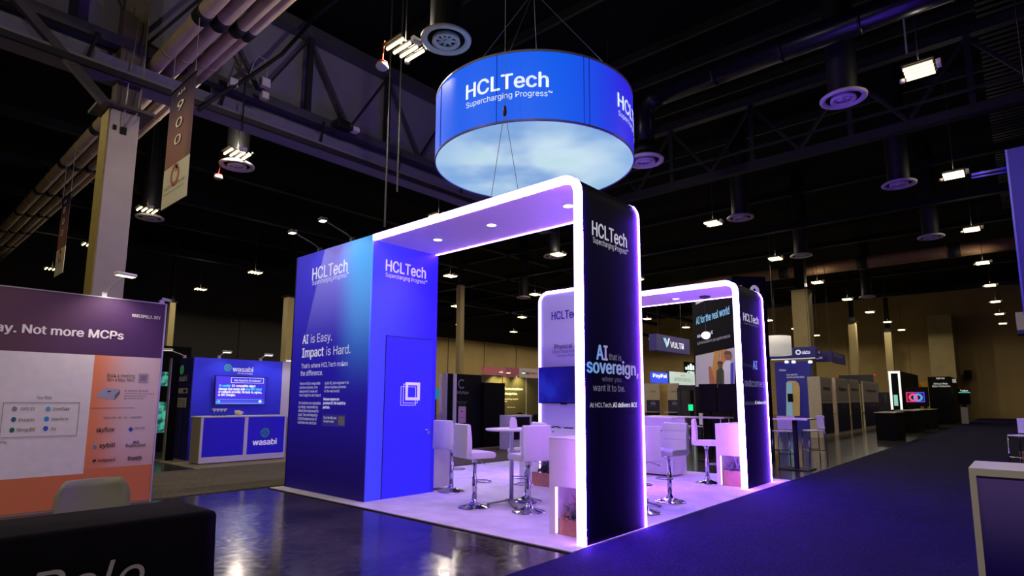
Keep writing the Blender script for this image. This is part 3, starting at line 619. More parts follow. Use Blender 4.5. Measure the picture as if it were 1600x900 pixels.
def planter(label, plabel, x0, x1, ya, yb, h, nl=46, kinds=None, sc=1.0):
    t = thing('planter_box', label, 'planter', ((x0+x1)/2, (ya+yb)/2, ZF), 'wooden planter boxes')
    box('front_board', x0, x0+.015, ya, yb, ZF, h, wood, t); box('back_board', x1-.015, x1, ya, yb, ZF, h, wood, t); box('end_board', x0+.015, x1-.015, ya, ya+.015, ZF, h, wood, t); box('end_board', x0+.015, x1-.015, yb-.015, yb, ZF, h, wood, t)
    box('soil', x0+.015, x1-.015, ya+.015, yb-.015, ZF, h-.03, mat('#201814', .9, noise=.3, nscale=40), t)
    p = thing('leafy_plants', plabel, 'plants', ((x0+x1)/2, (ya+yb)/2, h-.03), 'plants in the planter boxes')
    cs = [(x0+.05+random.random()**2*min(.3, x1-x0-.12), ya+.06+random.random()*(yb-ya-.12)) for _ in range(max(3, nl//11))]
    cs[0] = (x0+.06, (ya+yb)/2); cs[1] = (x0+.07, yb-.1); cs[2] = (x0+.06, ya+.1)
    for i in range(nl):
        c_ = cs[i % len(cs)]; k = i % len(cs); me = LEAF[(kinds[k % len(kinds)] if kinds else (k % 5))*3+(k % 3)]
        o = bpy.data.objects.new('leaf', me); COL.objects.link(o); o.parent = p; o.location = V((c_[0], c_[1], h-.03))-p.location
        o.rotation_euler = (random.uniform(-.3, .3), random.uniform(-.55, .45), random.random()*6.28)
        sc_ = sc*random.uniform(.8, 1.2); dx_, dy_ = math.cos(o.rotation_euler.z), math.sin(o.rotation_euler.z); reach = .23 if k % 3 == 2 else .2
        room_y = (yb-.012-c_[1])/dy_ if dy_ > .01 else (ya+.012-c_[1])/dy_ if dy_ < -.01 else 9
        sc_ = min(sc_, room_y/reach, ((c_[0]-x0+.1)/-dx_ if dx_ < -.01 else 9)/reach); o.scale = (max(sc_, .35),)*3
    return t
Y_ = at(858, 760, 'x', .45).y; Yn = at(867, 790, 'x', .45).y
plinth('white plinth with planter niche inside the near archway leg', .45, 1.3, .1, Y_, 1.03, .525, Y_-Yn)
planter('wooden planter box in the niche nearest the viewer', 'spiky purple-lit plants in the nearest planter', .5, 1.25, .105, Yn-.02, .19, 170, [0, 2, 1, 4, 2], 1.35)
Y_ = at(1118.5, 700, 'x', 5.25).y; Yn = at(1126, 740, 'x', 5.25).y; zt_ = at(1119, 663, 'x', 5.25).z
plinth('white plinth with planter niche inside the farther archway leg', 5.25, 6.2, .26, Y_, zt_, at(1135, 712, 'x', 5.25).z, Y_-Yn)
planter('wooden planter box in the farther archway niche', 'rosette plants in the farther archway planter', 5.32, 6.1, .265, Yn-.02, .28, 90, [4, 0, 4, 1], 1.3)
# ------------------------------------------------------------------ monitor wall in the middle of the booth
XM = 4.0; my1 = at(841.5, 560, 'x', XM).y; my0 = at(985, 560, 'x', XM).y
mw = thing('monitor_wall', 'pale lavender monitor wall with glowing edge in the middle of the booth', 'display wall', (XM, (my0+my1)/2, ZF))
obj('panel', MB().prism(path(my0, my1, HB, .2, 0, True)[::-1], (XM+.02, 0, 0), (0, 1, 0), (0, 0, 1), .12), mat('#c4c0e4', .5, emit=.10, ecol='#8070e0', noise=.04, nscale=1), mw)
obj('light_strip', shell(path(my0, my1, HB, .2, -.004, True), path(my0, my1, HB, .2, .05, True), XM, XM+.02), strip, mw)
obj('edge_led', shell(path(my0, my1, HB, .2, -.012, True), path(my0, my1, HB, .2, 0, True), XM+.02, XM+.04), tape, mw)
dk = mat('#1a10a8', .5, noise=.05)
XP = XM+.02
tpx('HCLTech', 'x', XP, 862, 500.5, 908, 495, 488, dk, mw, bold=.022); tpx('Physical AI', 'x', XP, 866.5, 545, 905, 543, 538, mat('#2a2870', .5, noise=.05), mw, bold=.01)
tpx('Chip to Cloud AI Solutions', 'x', XP, 863, 551.5, 912, 550, 547, mat('#2a2870', .5, noise=.05), mw); tpx('Visualize. Predict. Act.', 'x', XP, 870, 557.5, 908, 556, 554, mat('#4a48a0', .5, noise=.05), mw)
tv = thing('television', 'large wall television glowing deep blue on the monitor wall', 'television', (XM-.03, 2.9, 1.5))
g = NG('tv_picture'); c = g.mix(g.sm(g.noise(2.2, 3), .42, .68), '#0c08a0', '#1a2cc8'); c = g.mix(g.sm(g.y, .25, .75, .9, 0), c, '#0a0660')
obj('screen', rect('x', XM-.03, 842.5, 573.5, 930, 629, .006), g.done(c, .25, emit=.75, base=False), tv); obj('bezel', rect('x', XM-.02, 842, 572.5, 931, 630.5, .01), mat('#08081a', .4, noise=.1), tv); obj('ir_sensor', rect('x', XM-.03, 876, 630, 886, 632, .01), blk, tv)
Xf = 3.15; Yc1 = at(812, 660, 'x', Xf).y; ct = at(860, 672, 'x', Xf).z; Yn = at(842, 720, 'x', Xf).y
plinth('long white counter with planter niche in front of the monitor wall', Xf, XM-.03, my0, Yc1, ct, .5, Yc1-Yn)
for x, y, l in ((864.5, 674.5, 'small dark lock on the white counter front'),):
    tag(obj('lock', disc_px('x', Xf, x, y, .9, .01, .002), blk2), l, 'lock')
cb = [at(x, y, 'x', 3.6) for x, y in ((859.5, 662.5), (866, 661), (871, 660.5), (878, 662), (881, 663))]
for p in cb: p.z = ct+.02+.02*math.sin(p.y*20)
tag(obj('loose_cable', MB().tube(cb, .012, 6), ck), 'short black cable lying on the counter under the television', 'cable')
p = at(888, 662, 'x', 3.6); tag(box('remote_control', p.x-.02, p.x+.03, p.y-.09, p.y+.09, ct+.012, ct+.03, blk2, None, .004), 'flat black remote on the counter under the television', 'remote')
planter('wooden planter box under the monitor wall counter', 'bushy grey and violet plants under the monitor counter', Xf-.04, Xf+.5, my0+.05, at(831, 758, 'x', Xf-.04).y, .24, 150, [3, 1, 4, 0, 4], 1.4)
# other white plinths
p = at(702, 763, 'z', ZF); plinth('white plinth standing behind the closet beside the left stools', 1.55, p.x, p.y, p.y+.7, at(700, 671, 'x', p.x).z, .06, .1, False)
ya = at(1052, 700, 'x', 5.75).y; yb = at(1026, 700, 'x', 5.75).y; plinth('tall white block at the rear of the booth behind the second table', 5.72, 6.3, ya, yb+.35, at(1035, 653, 'x', 5.75).z, .05, .1, False)
# ------------------------------------------------------------------ bar stools and tables
leather = mat('#dcd9de', .42, noise=.02, bump=.05, bscale=200)
def make_stool():
    t = thing('bar_stool', '', 'bar stool', (0, 0, 0), 'white swivel bar stools')
    obj('base', MB().lathe([(.001, 0), (.215, 0), (.218, .008), (.2, .016), (.13, .032), (.07, .055), (.04, .085), (.033, .12), (.001, .12)], 36), chrome, t, True)
    obj('column', MB().lathe([(.033, .1), (.033, .40), (.024, .41), (.024, .66)], 18), chrome, t, True)
    obj('column_cover', MB().lathe([(.04, .585), (.04, .62), (.07, .64), (.09, .655), (.001, .655)], 18), chrome, t, True)
    ring = [(.035, 0, .34)] + [(.13+.105*math.cos(a_), .13*math.sin(a_), .335) for a_ in [math.pi+.35+i*(2*math.pi-.7)/18 for i in range(19)]] + [(.035, 0, .34)]
    obj('foot_ring', MB().tube(ring, .0085, 8), chrome, t, True)
    obj('lever', MB().tube([(.0, -.05, .64), (.02, -.16, .61), (.03, -.22, .585)], .006, 6), chrome, t, True)
    # upholstery: side profiles swept across the width (front of the seat is +X)
    def sweep(prof, w_): return MB().prism(prof, (0, w_/2, 0), (1, 0, 0), (0, 0, 1), w_)
    sp = [(-.19, .655), (.19, .655), (.215, .675), (.215, .715), (.19, .735), (.10, .742), (.094, .736), (.088, .742), (-.02, .74), (-.12, .738), (-.19, .738), (-.205, .70)]
    obj('seat', sweep(sp, .40), leather, t, bevel=.016, seg=3)
    bp_ = [(-.22, .66), (-.15, .70), (-.15, .86), (-.156, .866), (-.15, .872), (-.16, .985), (-.166, .991), (-.162, .997), (-.175, 1.095), (-.195, 1.11), (-.225, 1.10), (-.225, .86), (-.235, .70)]
    obj('backrest', sweep(bp_, .40), leather, t, bevel=.016, seg=3)
    for z in (.866, .991): obj('stitch_line', MB().bar((-.2+.045 if z < .9 else -.162, -.185, z), (-.2+.045 if z < .9 else -.162, .185, z), .006, .004), mat('#b5b2bc', .6, noise=.03), t)
    return t
st = make_stool()
def face(px, py): return at(px, py, 'z', ZF)
def dirpx(ang): # heading relative to image right (0), away (90)
    a_ = math.radians(ang); d = _r*math.cos(a_)+_f*math.sin(a_); return math.atan2(d.y, d.x)
stools = [((705, 768), 50, 'white bar stool half hidden by the closet door edge'), ((741, 793), 32, 'white bar stool in side view left of the near round table'), ((826, 800), 118, 'white bar stool with its back to the viewer before the near round table'), ((823, 783), 205, 'white bar stool hidden behind the near round table and front stool'),
          ((1007, 801), 84, 'pink-lit white bar stool beside the near archway leg, back to viewer'), ((1047, 784), 222, 'white bar stool turned left between the two archway legs'), ((1106, 755), -22, 'white bar stool in side view next to the farther plinth')]
for i, (b_, ang, l) in enumerate(stools):
    p = face(*b_)
    if i == 0: st.location = p; st.rotation_euler = (0, 0, dirpx(ang)); st['label'] = l
    else: dup(st, p, dirpx(ang), l, 'white swivel bar stools')
def bar_table(label, p, R, ztop, rot):
    t = thing('bar_table', label, 'table', p, 'round white bar tables'); x, y = p.x, p.y
    obj('top', MB().lathe([(.001, ztop-.028), (R-.02, ztop-.028), (R, ztop-.014), (R-.004, ztop), (.001, ztop)], 40, (x, y, 0)), white, t, True)
    obj('pole', MB().lathe([(.03, .06), (.03, ztop-.05), (.07, ztop-.028)], 16, (x, y, 0)), chrome, t, True)
    for i in range(4):
        a_ = rot+i*math.pi/2; d = V((math.cos(a_), math.sin(a_), 0)); b_ = V((x, y, .085))
        obj('foot', MB().bar(b_, V((x, y, .035))+d*.34, .055, .022), mat('#8a8898', .3, .8, noise=.03), t)
        obj('foot_pad', MB().lathe([(.001, ZF), (.02, ZF), (.02, ZF+.012), (.001, ZF+.014)], 10, V((x, y, 0))+d*.32), blk2, t)
    return t
tp_ = face(799, 788); zt_ = 1.05
bar_table('round white bar table in front of the monitor wall', tp_, .37, zt_, dirpx(10))
p2_ = face(996, 788); bar_table('round white bar table half hidden by the near archway leg', p2_, .37, 1.05, dirpx(-35))
d = atd(802, 670, (V((tp_.x, tp_.y, 0))-CAM).dot(_f)); t = thing('table_tent', 'folded white card standing on the near round table', 'table card', (d.x, d.y, zt_))
o = V((d.x, d.y, zt_)); tn = _r
obj('front_leaf', MB().prism([(-.055, 0), (.05, 0), (.045, .11), (.02, .16), (-.035, .16), (-.05, .1)], o-_f*.03, _r, (0, 0, 1), .004), white, t); obj('back_leaf', MB().prism([(-.045, 0), (.058, 0), (.05, .11), (.025, .158), (-.03, .158), (-.045, .1)], o+_f*.03, _r, (0, 0, 1), .004), white, t)
text('scan', o-_f*.034+_r*.02+V((0, 0, .03)), _r, .02, .014, mat('#6a50a0', .5, noise=.05), t)
# ================================================================== purple and white stand at left
YM = 6.16; mr = -1.69; ml = -5.2; mh = 2.845
zh = at(252, 560, 'y', YM).z; xo = at(148, 556, 'y', YM).x; zo = at(130, 740, 'y', YM).z
ms = thing('stand_wall', 'white and orange stand wall with purple header at left edge', 'stand wall', ((ml+mr)/2, YM, 0))
box('core', ml, mr-.02, YM+.006, YM+.1, 0, mh, mat('#b8b4b4', .6, noise=.03), ms)
g = NG('header_print'); c = g.mix(g.sm(g.x, .3, 1), '#664450', '#4c2e60')
box('header_panel', ml, mr-.02, YM-.006, YM+.006, zh, mh-.01, g.done(c, .5), ms)
box('main_panel', ml, xo, YM-.006, YM+.006, zo, zh, P('#efebea'), ms)
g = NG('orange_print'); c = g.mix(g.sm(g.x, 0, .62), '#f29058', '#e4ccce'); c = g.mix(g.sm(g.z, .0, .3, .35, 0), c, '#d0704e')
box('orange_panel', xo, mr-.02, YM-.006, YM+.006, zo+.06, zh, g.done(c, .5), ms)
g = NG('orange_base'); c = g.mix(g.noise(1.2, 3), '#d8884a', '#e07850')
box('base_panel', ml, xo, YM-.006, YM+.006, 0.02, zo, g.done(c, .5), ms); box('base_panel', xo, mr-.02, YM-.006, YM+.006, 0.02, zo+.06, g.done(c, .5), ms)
alu = mat('#b9b9c0', .35, .7, noise=.03)
box('edge_profile', mr-.02, mr, YM-.02, YM+.11, 0, mh+.004, alu, ms); box('top_profile', ml, mr-.02, YM-.012, YM+.1, mh-.01, mh+.005, alu, ms)
wl = P('#fbf6f8'); dkt = P('#2a2024')
tpx('way. Not more MCPs', 'y', YM, -30, 520, 193, 527, 506, wl, ms, bold=.03, d=.01)
tpx('MARCOPOLO.DEV', 'y', YM, 206, 495.5, 250, 499.5, 490.5, wl, ms, fn='m', bold=.01, d=.01)
def mt(*a, **k): return tpx(*a[:1], 'y', YM, *a[1:], dkt, ms, d=.01, **k)
mt('Book a meeting.', 167, 588.5, 211.5, 590.5, 583); mt('Win a Mac Mini.', 166.5, 595.5, 210.5, 597, 590)
sq_frame('y', YM, 216.5, 584, 231, 597.5, .5, P('#55507a'), ms, 'card_outline', .008)
obj('plain_square', rect('y', YM, 218.5, 586, 229, 595.5, .009), P('#8a8494'), ms)
mt('NO PURCHASE NECESSARY', 194.5, 612, 232, 612, 609.5, fn='m'); mt('Official Rules at the QR code', 194, 619.8, 227, 620, 617.6); mt('Max value $599 USD retail', 193.5, 623.5, 223.5, 623.8, 621.4)
obj('rule', rect('y', YM, 194, 614.8, 241, 615.3, .008), P('#8a6a70'), ms); obj('rule', rect('y', YM, 141, 637, 210, 637.8, .008), P('#b4705a'), ms)
obj('computer_picture', ppoly('y', YM, [(152, 615), (164, 606), (188, 608.5), (187, 614), (179, 625), (153, 621)], .002, .006), P('#a9aabf'), ms); obj('computer_picture_side', ppoly('y', YM, [(179, 617.5), (187.5, 609.5), (187, 615.5), (179, 625)], .002, .0085), P('#6f7088'), ms); obj('picture_mark', ppoly('y', YM, [(168, 611), (173, 610.5), (172.5, 612.2), (167.5, 612.3)], .002, .009), P('#222230'), ms)
mt('TRUSTED BY AI LEADERS', 161, 654.5, 221, 653.5, 651.5, fn='m')
mt('skyflow', 150, 675, 178.5, 674, 668, bold=.01); mt('sybill', 154.5, 699.5, 179.5, 698.5, 692.5, bold=.02); mt('DuploCloud', 196, 698.5, 226.5, 697.5, 693.5, bold=.01); mt('theom', 198.5, 719.5, 220, 718, 713, bold=.02); mt('Entelligence.AI', 152, 722, 180, 719.5, 717.5, bold=.01)
tpx('PROBE', 'y', YM, 209, 671, 226.5, 670.5, 667.5, P('#8a7486'), ms, d=.01)
for pts, h in (([(146, 694), (151, 697), (150, 702), (146, 701)], '#4a90d8'), ([(206, 693), (210, 688), (214, 692)], '#3a6ac0'), ([(212, 691), (215, 687.5), (218, 692)], '#d04a3a'), ([(200, 671), (204, 666.5), (208, 671), (204, 675)], '#2a4ab0'), ([(144, 719), (149, 717), (150, 720), (145, 723)], '#3a2a2a')):
    obj('logo_mark', ppoly('y', YM, pts, .003, .007), P(h), ms)
obj('logo_ring', ring_mb(at(217, 716, 'y', YM)+V((0, -.008, 0)), (1, 0, 0), (0, 0, 1), .03, .034, .002), P('#6a5a88'), ms)
sq_frame('y', YM, 2, 628.5, 122, 682, .6, P('#5a5860'), ms, 'data_outline', .008)
mt('Your Data', 57, 623.5, 80, 624, 618.5); mt('AWS S3', 31.5, 641.5, 53.5, 641, 636.5); mt('Snowflake', 82, 641.5, 108, 641, 636.5); mt('Postgres', 29, 658.5, 53, 658, 653.5); mt('Salesforce', 80, 657, 106, 656.5, 652.5); mt('MongoDB', 26, 674.5, 54, 673.5, 669); mt('Jira', 78, 672.5, 86.5, 672, 667.5); mt('config', -12, 694, 10, 692.5, 690)
for x, y, h in ((22.5, 639, '#8a8a94'), (75, 639, '#5ab0e0'), (21, 655.5, '#33658f'), (72.5, 654.5, '#2a9ae0'), (18.5, 672, '#13704a'), (71, 669.5, '#2a68d8')):
    obj('logo_mark', disc_px('y', YM, x, y, 4, .002, .007), P(h), ms)
b_ = at(163, 463, 'y', YM); b_.z = mh
arm_light('arm_light', 'white arm light on top of the purple header wall', (b_.x, YM+.03, mh), (b_.x+.12, YM-.42, mh+.28), .26, 40, (b_.x, YM, 1.7), (1, .86, .8), mat('#e0dcdc', .4, noise=.03), None)
p = at(257, 470, 'y', YM); t = thing('clip_lamp', 'tiny clip lamp at the right end of the purple header wall', 'lamp', (mr-.06, YM, mh))
obj('clip', MB().box(mr-.1, mr-.04, YM-.02, YM+.04, mh, mh+.05), alu, t); obj('head', MB().bar((mr-.07, YM, mh+.07), (mr+.05, YM-.02, mh+.05), .05, .04), mat('#9aa0c0', .4, .3, noise=.05), t)
# table with black cloth and chair in front of it
q = at(337, 797, 'z', .762); tx1 = q.x; ty0 = q.y; ty1 = at(280, 780, 'z', .762).y
tb = thing('folding_table', 'table fully covered by a black cloth with large pale letters', 'table', ((tx1-1.8+tx1)/2, (ty0+ty1)/2, 0))
clothm = mat('#08050b', .9, noise=.2, nscale=5, spec=.1)
def cloth(x0, x1, y0, y1, top, fl=.035):
    mb = MB(); per = []; n = 26; R = .05
    def edge(ax, ay, bx, by):
        for i in range(n):
            s_ = i/n; per.append((ax+(bx-ax)*s_, ay+(by-ay)*s_))
    edge(x0, y0, x1, y0); edge(x1, y0, x1, y1); edge(x1, y1, x0, y1); edge(x0, y1, x0, y0); N = len(per); cx_, cy_ = (x0+x1)/2, (y0+y1)/2
    rings = [(top, -.03), (top-.008, -.006), (top-.03, .004), (.45, .012), (.02, fl)]; vs = []
    for z, off in rings:
        for i, (x, y) in enumerate(per):
            k = 0 if z > .6 else math.sin(i*1.9)*.008*(1 if z < .1 else .5)
            dx = (1 if x > cx_ else -1) if abs(x-cx_) > (x1-x0)/2-.001 else 0; dy = (1 if y > cy_ else -1) if abs(y-cy_) > (y1-y0)/2-.001 else 0
            vs.append((x+(off+k)*(dx if dx else 2*(x-cx_)/(x1-x0)*.5), y+(off+k)*(dy if dy else 2*(y-cy_)/(y1-y0)*.5), z))
    fs = [(r*N+i, r*N+(i+1) % N, (r+1)*N+(i+1) % N, (r+1)*N+i) for r in range(len(rings)-1) for i in range(N)]; fs = [f[::-1] for f in fs]; fs.append(tuple(range(N)))
    return mb.add(vs, fs)
box('tabletop', tx1-1.8, tx1-.03, ty0+.03, ty1-.03, .71, .75, mat('#8a8a8a', .6, noise=.05), tb)
for sx in (tx1-1.7, tx1-.12):
    for sy in (ty0+.08, ty1-.08): obj('leg', MB().tube([(sx, sy, .004), (sx, sy, .71)], .015, 8), mat('#55555a', .4, .6, noise=.05), tb, True)
cl2 = tag(obj('table_cloth', cloth(tx1-1.82, tx1, ty0, ty1, .764), clothm, smooth=True), 'black tablecloth draped over the table at lower left', 'tablecloth')
z1_ = at(62, 893, 'y', ty0-.02).z; capz = .19
q0 = at(52, 893, 'y', ty0-.02); q1 = at(228, 880, 'y', ty0-.02)
text('Polo', (q0.x-.02, ty0-.022, z1_-capz), (1, 0, 0), (q1-q0).x, capz*.98, P('#a8a4a8'), cl2, italic=.2, d=.002)
cp = at(150, 795, 'z', .5); cxx, cyy = at(149, 770, 'y', ty1+.45).x, ty1+.3
ch = thing('shell_chair', 'pale grey-green plastic shell chair between black table and white wall', 'chair', (cxx, cyy, 0))
def shell_back(w_, z0, z1, y, th):
    mb = MB(); vs = []; N = 10; M_ = 8
    for j in range(M_+1):
        s_ = j/M_; z = z0+(z1-z0)*s_; hw = w_*(1-.0*s_) if s_ < .7 else w_*math.sqrt(max(.0, 1-((s_-.7)/.3)**2*.45))
        for i in range(N+1): u_ = -1+2*i/N; vs.append((u_*hw, y+.06*u_*u_*-1+.05*s_, z))
    n1 = len(vs); vs += [(a_[0], a_[1]+th, a_[2]) for a_ in vs[:]]
    fs = []
    for j in range(M_):
        for i in range(N): a_ = j*(N+1)+i; fs += [(a_, a_+1, a_+N+2, a_+N+1), (n1+a_+1, n1+a_, n1+a_+N+1, n1+a_+N+2)]
    for i in range(N): fs += [(i+1, i, n1+i, n1+i+1), (M_*(N+1)+i, M_*(N+1)+i+1, n1+M_*(N+1)+i+1, n1+M_*(N+1)+i)]
    for j in range(M_): a_ = j*(N+1); fs += [(a_, a_+N+1, n1+a_+N+1, n1+a_), (a_+N+N+1, a_+N, n1+a_+N, n1+a_+2*N+1)]
    return mb.add(vs, fs)
plast = mat('#8f8e86', .5, noise=.03)
zb_ = at(150, 748, 'y', cyy+.22).z; hw_ = (at(207, 770, 'y', cyy+.2).x-at(90, 770, 'y', cyy+.2).x)/2
mbk = shell_back(hw_, .46, zb_, .2, .02); mbk.v = [p+V((cxx, cyy, 0)) for p in mbk.v]
obj('backrest', mbk, plast, ch, True); obj('seat', MB().box(cxx-hw_*.95, cxx+hw_*.95, cyy-.24, cyy+.22, .43, .465), plast, ch, bevel=.03, seg=3)
for sx in (-1, 1):
    for sy in (-1, 1): obj('leg', MB().tube([(cxx+sx*.14, cyy+sy*.12, .44), (cxx+sx*.21, cyy+sy*.2, .004)], .016, 8), mat('#9a7a50', .5, noise=.1), ch, True)
# ================================================================== blue cloud-storage stand (beyond the cross aisle)
YW = 11.5; wx0 = at(301, 600, 'y', YW).x; wx1 = at(440, 600, 'y', YW).x; wh = 2.43; YS = at(275, 725, 'z', 0).y
ws = thing('stand_wall', 'blue stand wall with white wordmark behind the glasses counter', 'stand wall', ((wx0+wx1)/2, YW, 0))
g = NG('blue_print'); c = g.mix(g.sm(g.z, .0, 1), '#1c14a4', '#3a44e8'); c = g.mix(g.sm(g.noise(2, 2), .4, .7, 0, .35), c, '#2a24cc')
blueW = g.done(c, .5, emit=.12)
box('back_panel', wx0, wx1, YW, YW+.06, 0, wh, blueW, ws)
navyw = mat('#0c0a58', .55, noise=.1)
YB = at(269, 640, 'x', wx0).y
box('side_wing', wx0-.02, wx0, YW, YB, 0, wh, navyw, ws); box('edge_profile', wx0-.03, wx0, YB, YB+.12, 0, wh, mat('#8f8a80', .4, .5, noise=.05), ws)
Xv = wx0-.02
wt = P('#f2f2ff', .15)
tpx('wasabi', 'y', YW, 363, 580.5, 395.5, 581.5, 573, wt, ws, bold=.03); tpx('hot cloud storage', 'y', YW, 371, 584.5, 394.5, 585, 582.2, wt, ws, bold=.02)
grn = P('#5ad07a', .15)
def wlogo(cx_, cy_, r, val, par, sx=1.0, m=grn, ax='y'):
    u_ = RIGHT[ax]; nn = u_.cross(V((0, 0, 1))); c_ = at(cx_, cy_, ax, val)+nn*.004; R = abs(at(cx_, cy_-r, ax, val).z-c_.z)
    obj('logo_ring', ring_mb(c_, u_, (0, 0, 1), R*.84, R, .004, 24), m, par)
    mb = MB()
    for k in (-.5, 0, .5):
        mb.prism([(-.6*R, (k-.35)*R), (0, k*R), (0, (k+.2)*R), (-.6*R, (k-.15)*R)], c_, u_, (0, 0, 1), .004); mb.prism([(.05*R, (k-.05)*R), (.62*R, (k+.3)*R), (.62*R, (k+.48)*R), (.05*R, (k+.15)*R)], c_, u_, (0, 0, 1), .004)
    obj('logo_leaf', mb, m, par)
wlogo(356, 574.5, 5.6, YW, ws)
wlogo(284.7, 578, 7, Xv, ws, 1, grn, 'x'); tpx('wasabi', 'x', Xv, 276, 596, 292.5, 595, 587, P('#c8c8e0'), ws, bold=.02)
obj('info_card', rect('x', Xv, 272, 606.5, 293, 614.5, .004), P('#a8a498'), ws); obj('info_chip', rect('x', Xv, 286.5, 608.5, 291.5, 613, .006), P('#2a2060'), ws); obj('info_card', rect('x', Xv, 270.5, 621.5, 291, 636.5, .004), P('#a8a498'), ws)
for y in (625, 629, 633): obj('info_line', rect('x', Xv, 273, y, 289, y+.9, .006), P('#55504a'), ws)
tv2 = thing('television', 'blue television with white chat text on the cloud storage stand', 'television', (at(375, 610, 'y', YW).x, YW-.06, 1.4))
YTV = YW-.1
g = NG('chat_screen'); c = g.mix(g.f('ADD', g.f('MULTIPLY', g.x, .5), g.f('MULTIPLY', g.z, .3)), '#4a34e8', '#2a30ea'); c = g.mix(g.sm(g.z, .0, .18, .6, 0), c, '#5a8af8')
obj('bezel', ppoly('y', YTV, [(335.5, 586), (417, 590), (412.5, 633), (333.5, 633)], .04, 0), mat('#14105a', .4, noise=.05), tv2); obj('screen', ppoly('y', YTV, [(337, 587.5), (415.8, 591), (411.5, 631.5), (335, 631.5)], .004, .042), g.done(c, .3, emit=.85, base=False), tv2)
obj('wall_mount', MB().box(at(375, 610, 'y', YTV).x-.2, at(375, 610, 'y', YTV).x+.2, YTV, YW, 1.35, 1.6), blk2, tv2); YT2 = YTV-.047; wt2 = P('#f4f4ff', .8); cy2 = P('#3ae0d8', .8)
tpx('Why Wasabi for AI workloads?', 'y', YT2, 366, 595.5, 408, 597, 592.5, wt2, tv2, d=.002); sq_frame('y', YT2, 361, 590.3, 412, 598.6, .5, wt2, tv2, 'bubble', .001)
tpx('AI-cessible', 'y', YT2, 342, 604.5, 360, 604.6, 600.5, cy2, tv2, bold=.02, d=.002); tpx('S3-compatible object', 'y', YT2, 362, 604.6, 399, 605, 601, wt2, tv2, bold=.02, d=.002)
tpx('storage that works with', 'y', YT2, 341.5, 609.5, 383, 609.8, 605.6, wt2, tv2, bold=.02, d=.002); tpx('any GPU cloud', 'y', YT2, 384.5, 609.8, 408.5, 610, 606, cy2, tv2, bold=.02, d=.002)
tpx('or compute provider. No lock-in, egress,', 'y', YT2, 341, 614.2, 409, 614.6, 610.4, wt2, tv2, bold=.02, d=.002); tpx('or API charges.', 'y', YT2, 340.5, 618.6, 368, 618.7, 615, wt2, tv2, bold=.02, d=.002)
sq_frame('y', YT2, 338.5, 624, 409, 630.5, .5, P('#7ab8f8', .8), tv2, 'input_bar', .001); obj('dot', disc_px('y', YT2, 342, 627.3, 2, .002, .001), cy2, tv2); obj('dot', disc_px('y', YT2, 406, 627.3, 2, .002, .001), wt2, tv2)
lp = at(370, 566, 'y', YW)
for bx, tx, ty, l, pw in ((342.5, 355, 549.5, 'left arm light over the blue stand wordmark', 9), (407.5, 420, 554, 'right arm light over the blue stand wordmark', 9), (441, 453, 562.5, 'arm light on the white panel beside the blue closet', 6), (289, 262, 546, 'arm light reaching left from the navy stand wing', 0)):
    b_ = at(bx, 560, 'y', YW+.02); b_.z = wh; b_.x += .06 if bx == 441 else 0; yb_ = YW+.03
    if bx == 289: b_.x = wx0-.01; yb_ = at(289, 560, 'x', wx0).y
    q = at(tx, ty, 'y', YW-.35); arm_light('arm_light', l, (b_.x, yb_, wh), q, .2, pw, (b_.x+.1, YW, 1.2), (.8, .85, 1))
# counter in front
ky = 10.39; kx0 = .53; kx1 = at(445.5, 690, 'y', ky).x; kh = 1.055
kc = thing('reception_counter', 'white-framed reception counter with two deep blue panels', 'counter', ((kx0+kx1)/2, ky+.25, 0))
wfr = mat('#cfccd0', .5, noise=.03); box('carcass', kx0, kx1, ky+.02, ky+.52, .03, kh-.03, wfr, kc); box('worktop', kx0-.02, kx1+.02, ky-.01, ky+.55, kh-.03, kh, wfr, kc, .004)
box('side_panel', kx0-.005, kx0, ky+.02, ky+.52, .03, kh-.03, mat('#8a8072', .6, noise=.05), kc)
kb = mat('#1008b8', .5, emit=.12, ecol='#1408d0', noise=.04); xm0 = at(380.5, 690, 'y', ky).x; xm1 = at(386, 690, 'y', ky).x
zb0 = .16
box('plinth_board', kx0, kx1, ky-.004, ky+.02, .03, zb0, wfr, kc); box('upright', kx0, kx0+.05, ky-.004, ky+.02, zb0, kh-.03, wfr, kc); box('upright', xm0, xm1, ky-.004, ky+.02, zb0, kh-.03, wfr, kc); box('upright', kx1-.04, kx1, ky-.004, ky+.02, zb0, kh-.03, wfr, kc)
box('front_panel', kx0+.05, xm0, ky+.004, ky+.012, zb0, kh-.04, kb, kc); box('front_panel', xm1, kx1-.04, ky+.004, ky+.012, zb0, kh-.04, kb, kc)
for x in (kx0+.03, kx1-.03): box('foot', x-.03, x+.03, ky+.05, ky+.12, .012, .03, blk2, kc)
wlogo(414, 676, 7.2, ky, kc, 1, P('#3ab06a', .1)); tpx('wasabi', 'y', ky, 394, 695.5, 432, 694, 686.5, wt, kc, bold=.03)
gl_ = mat('#dfe6f0', .1, emit=.0, noise=.02); gl_.node_tree.nodes['Principled BSDF'].inputs['Alpha'].default_value = .75
gl0 = None
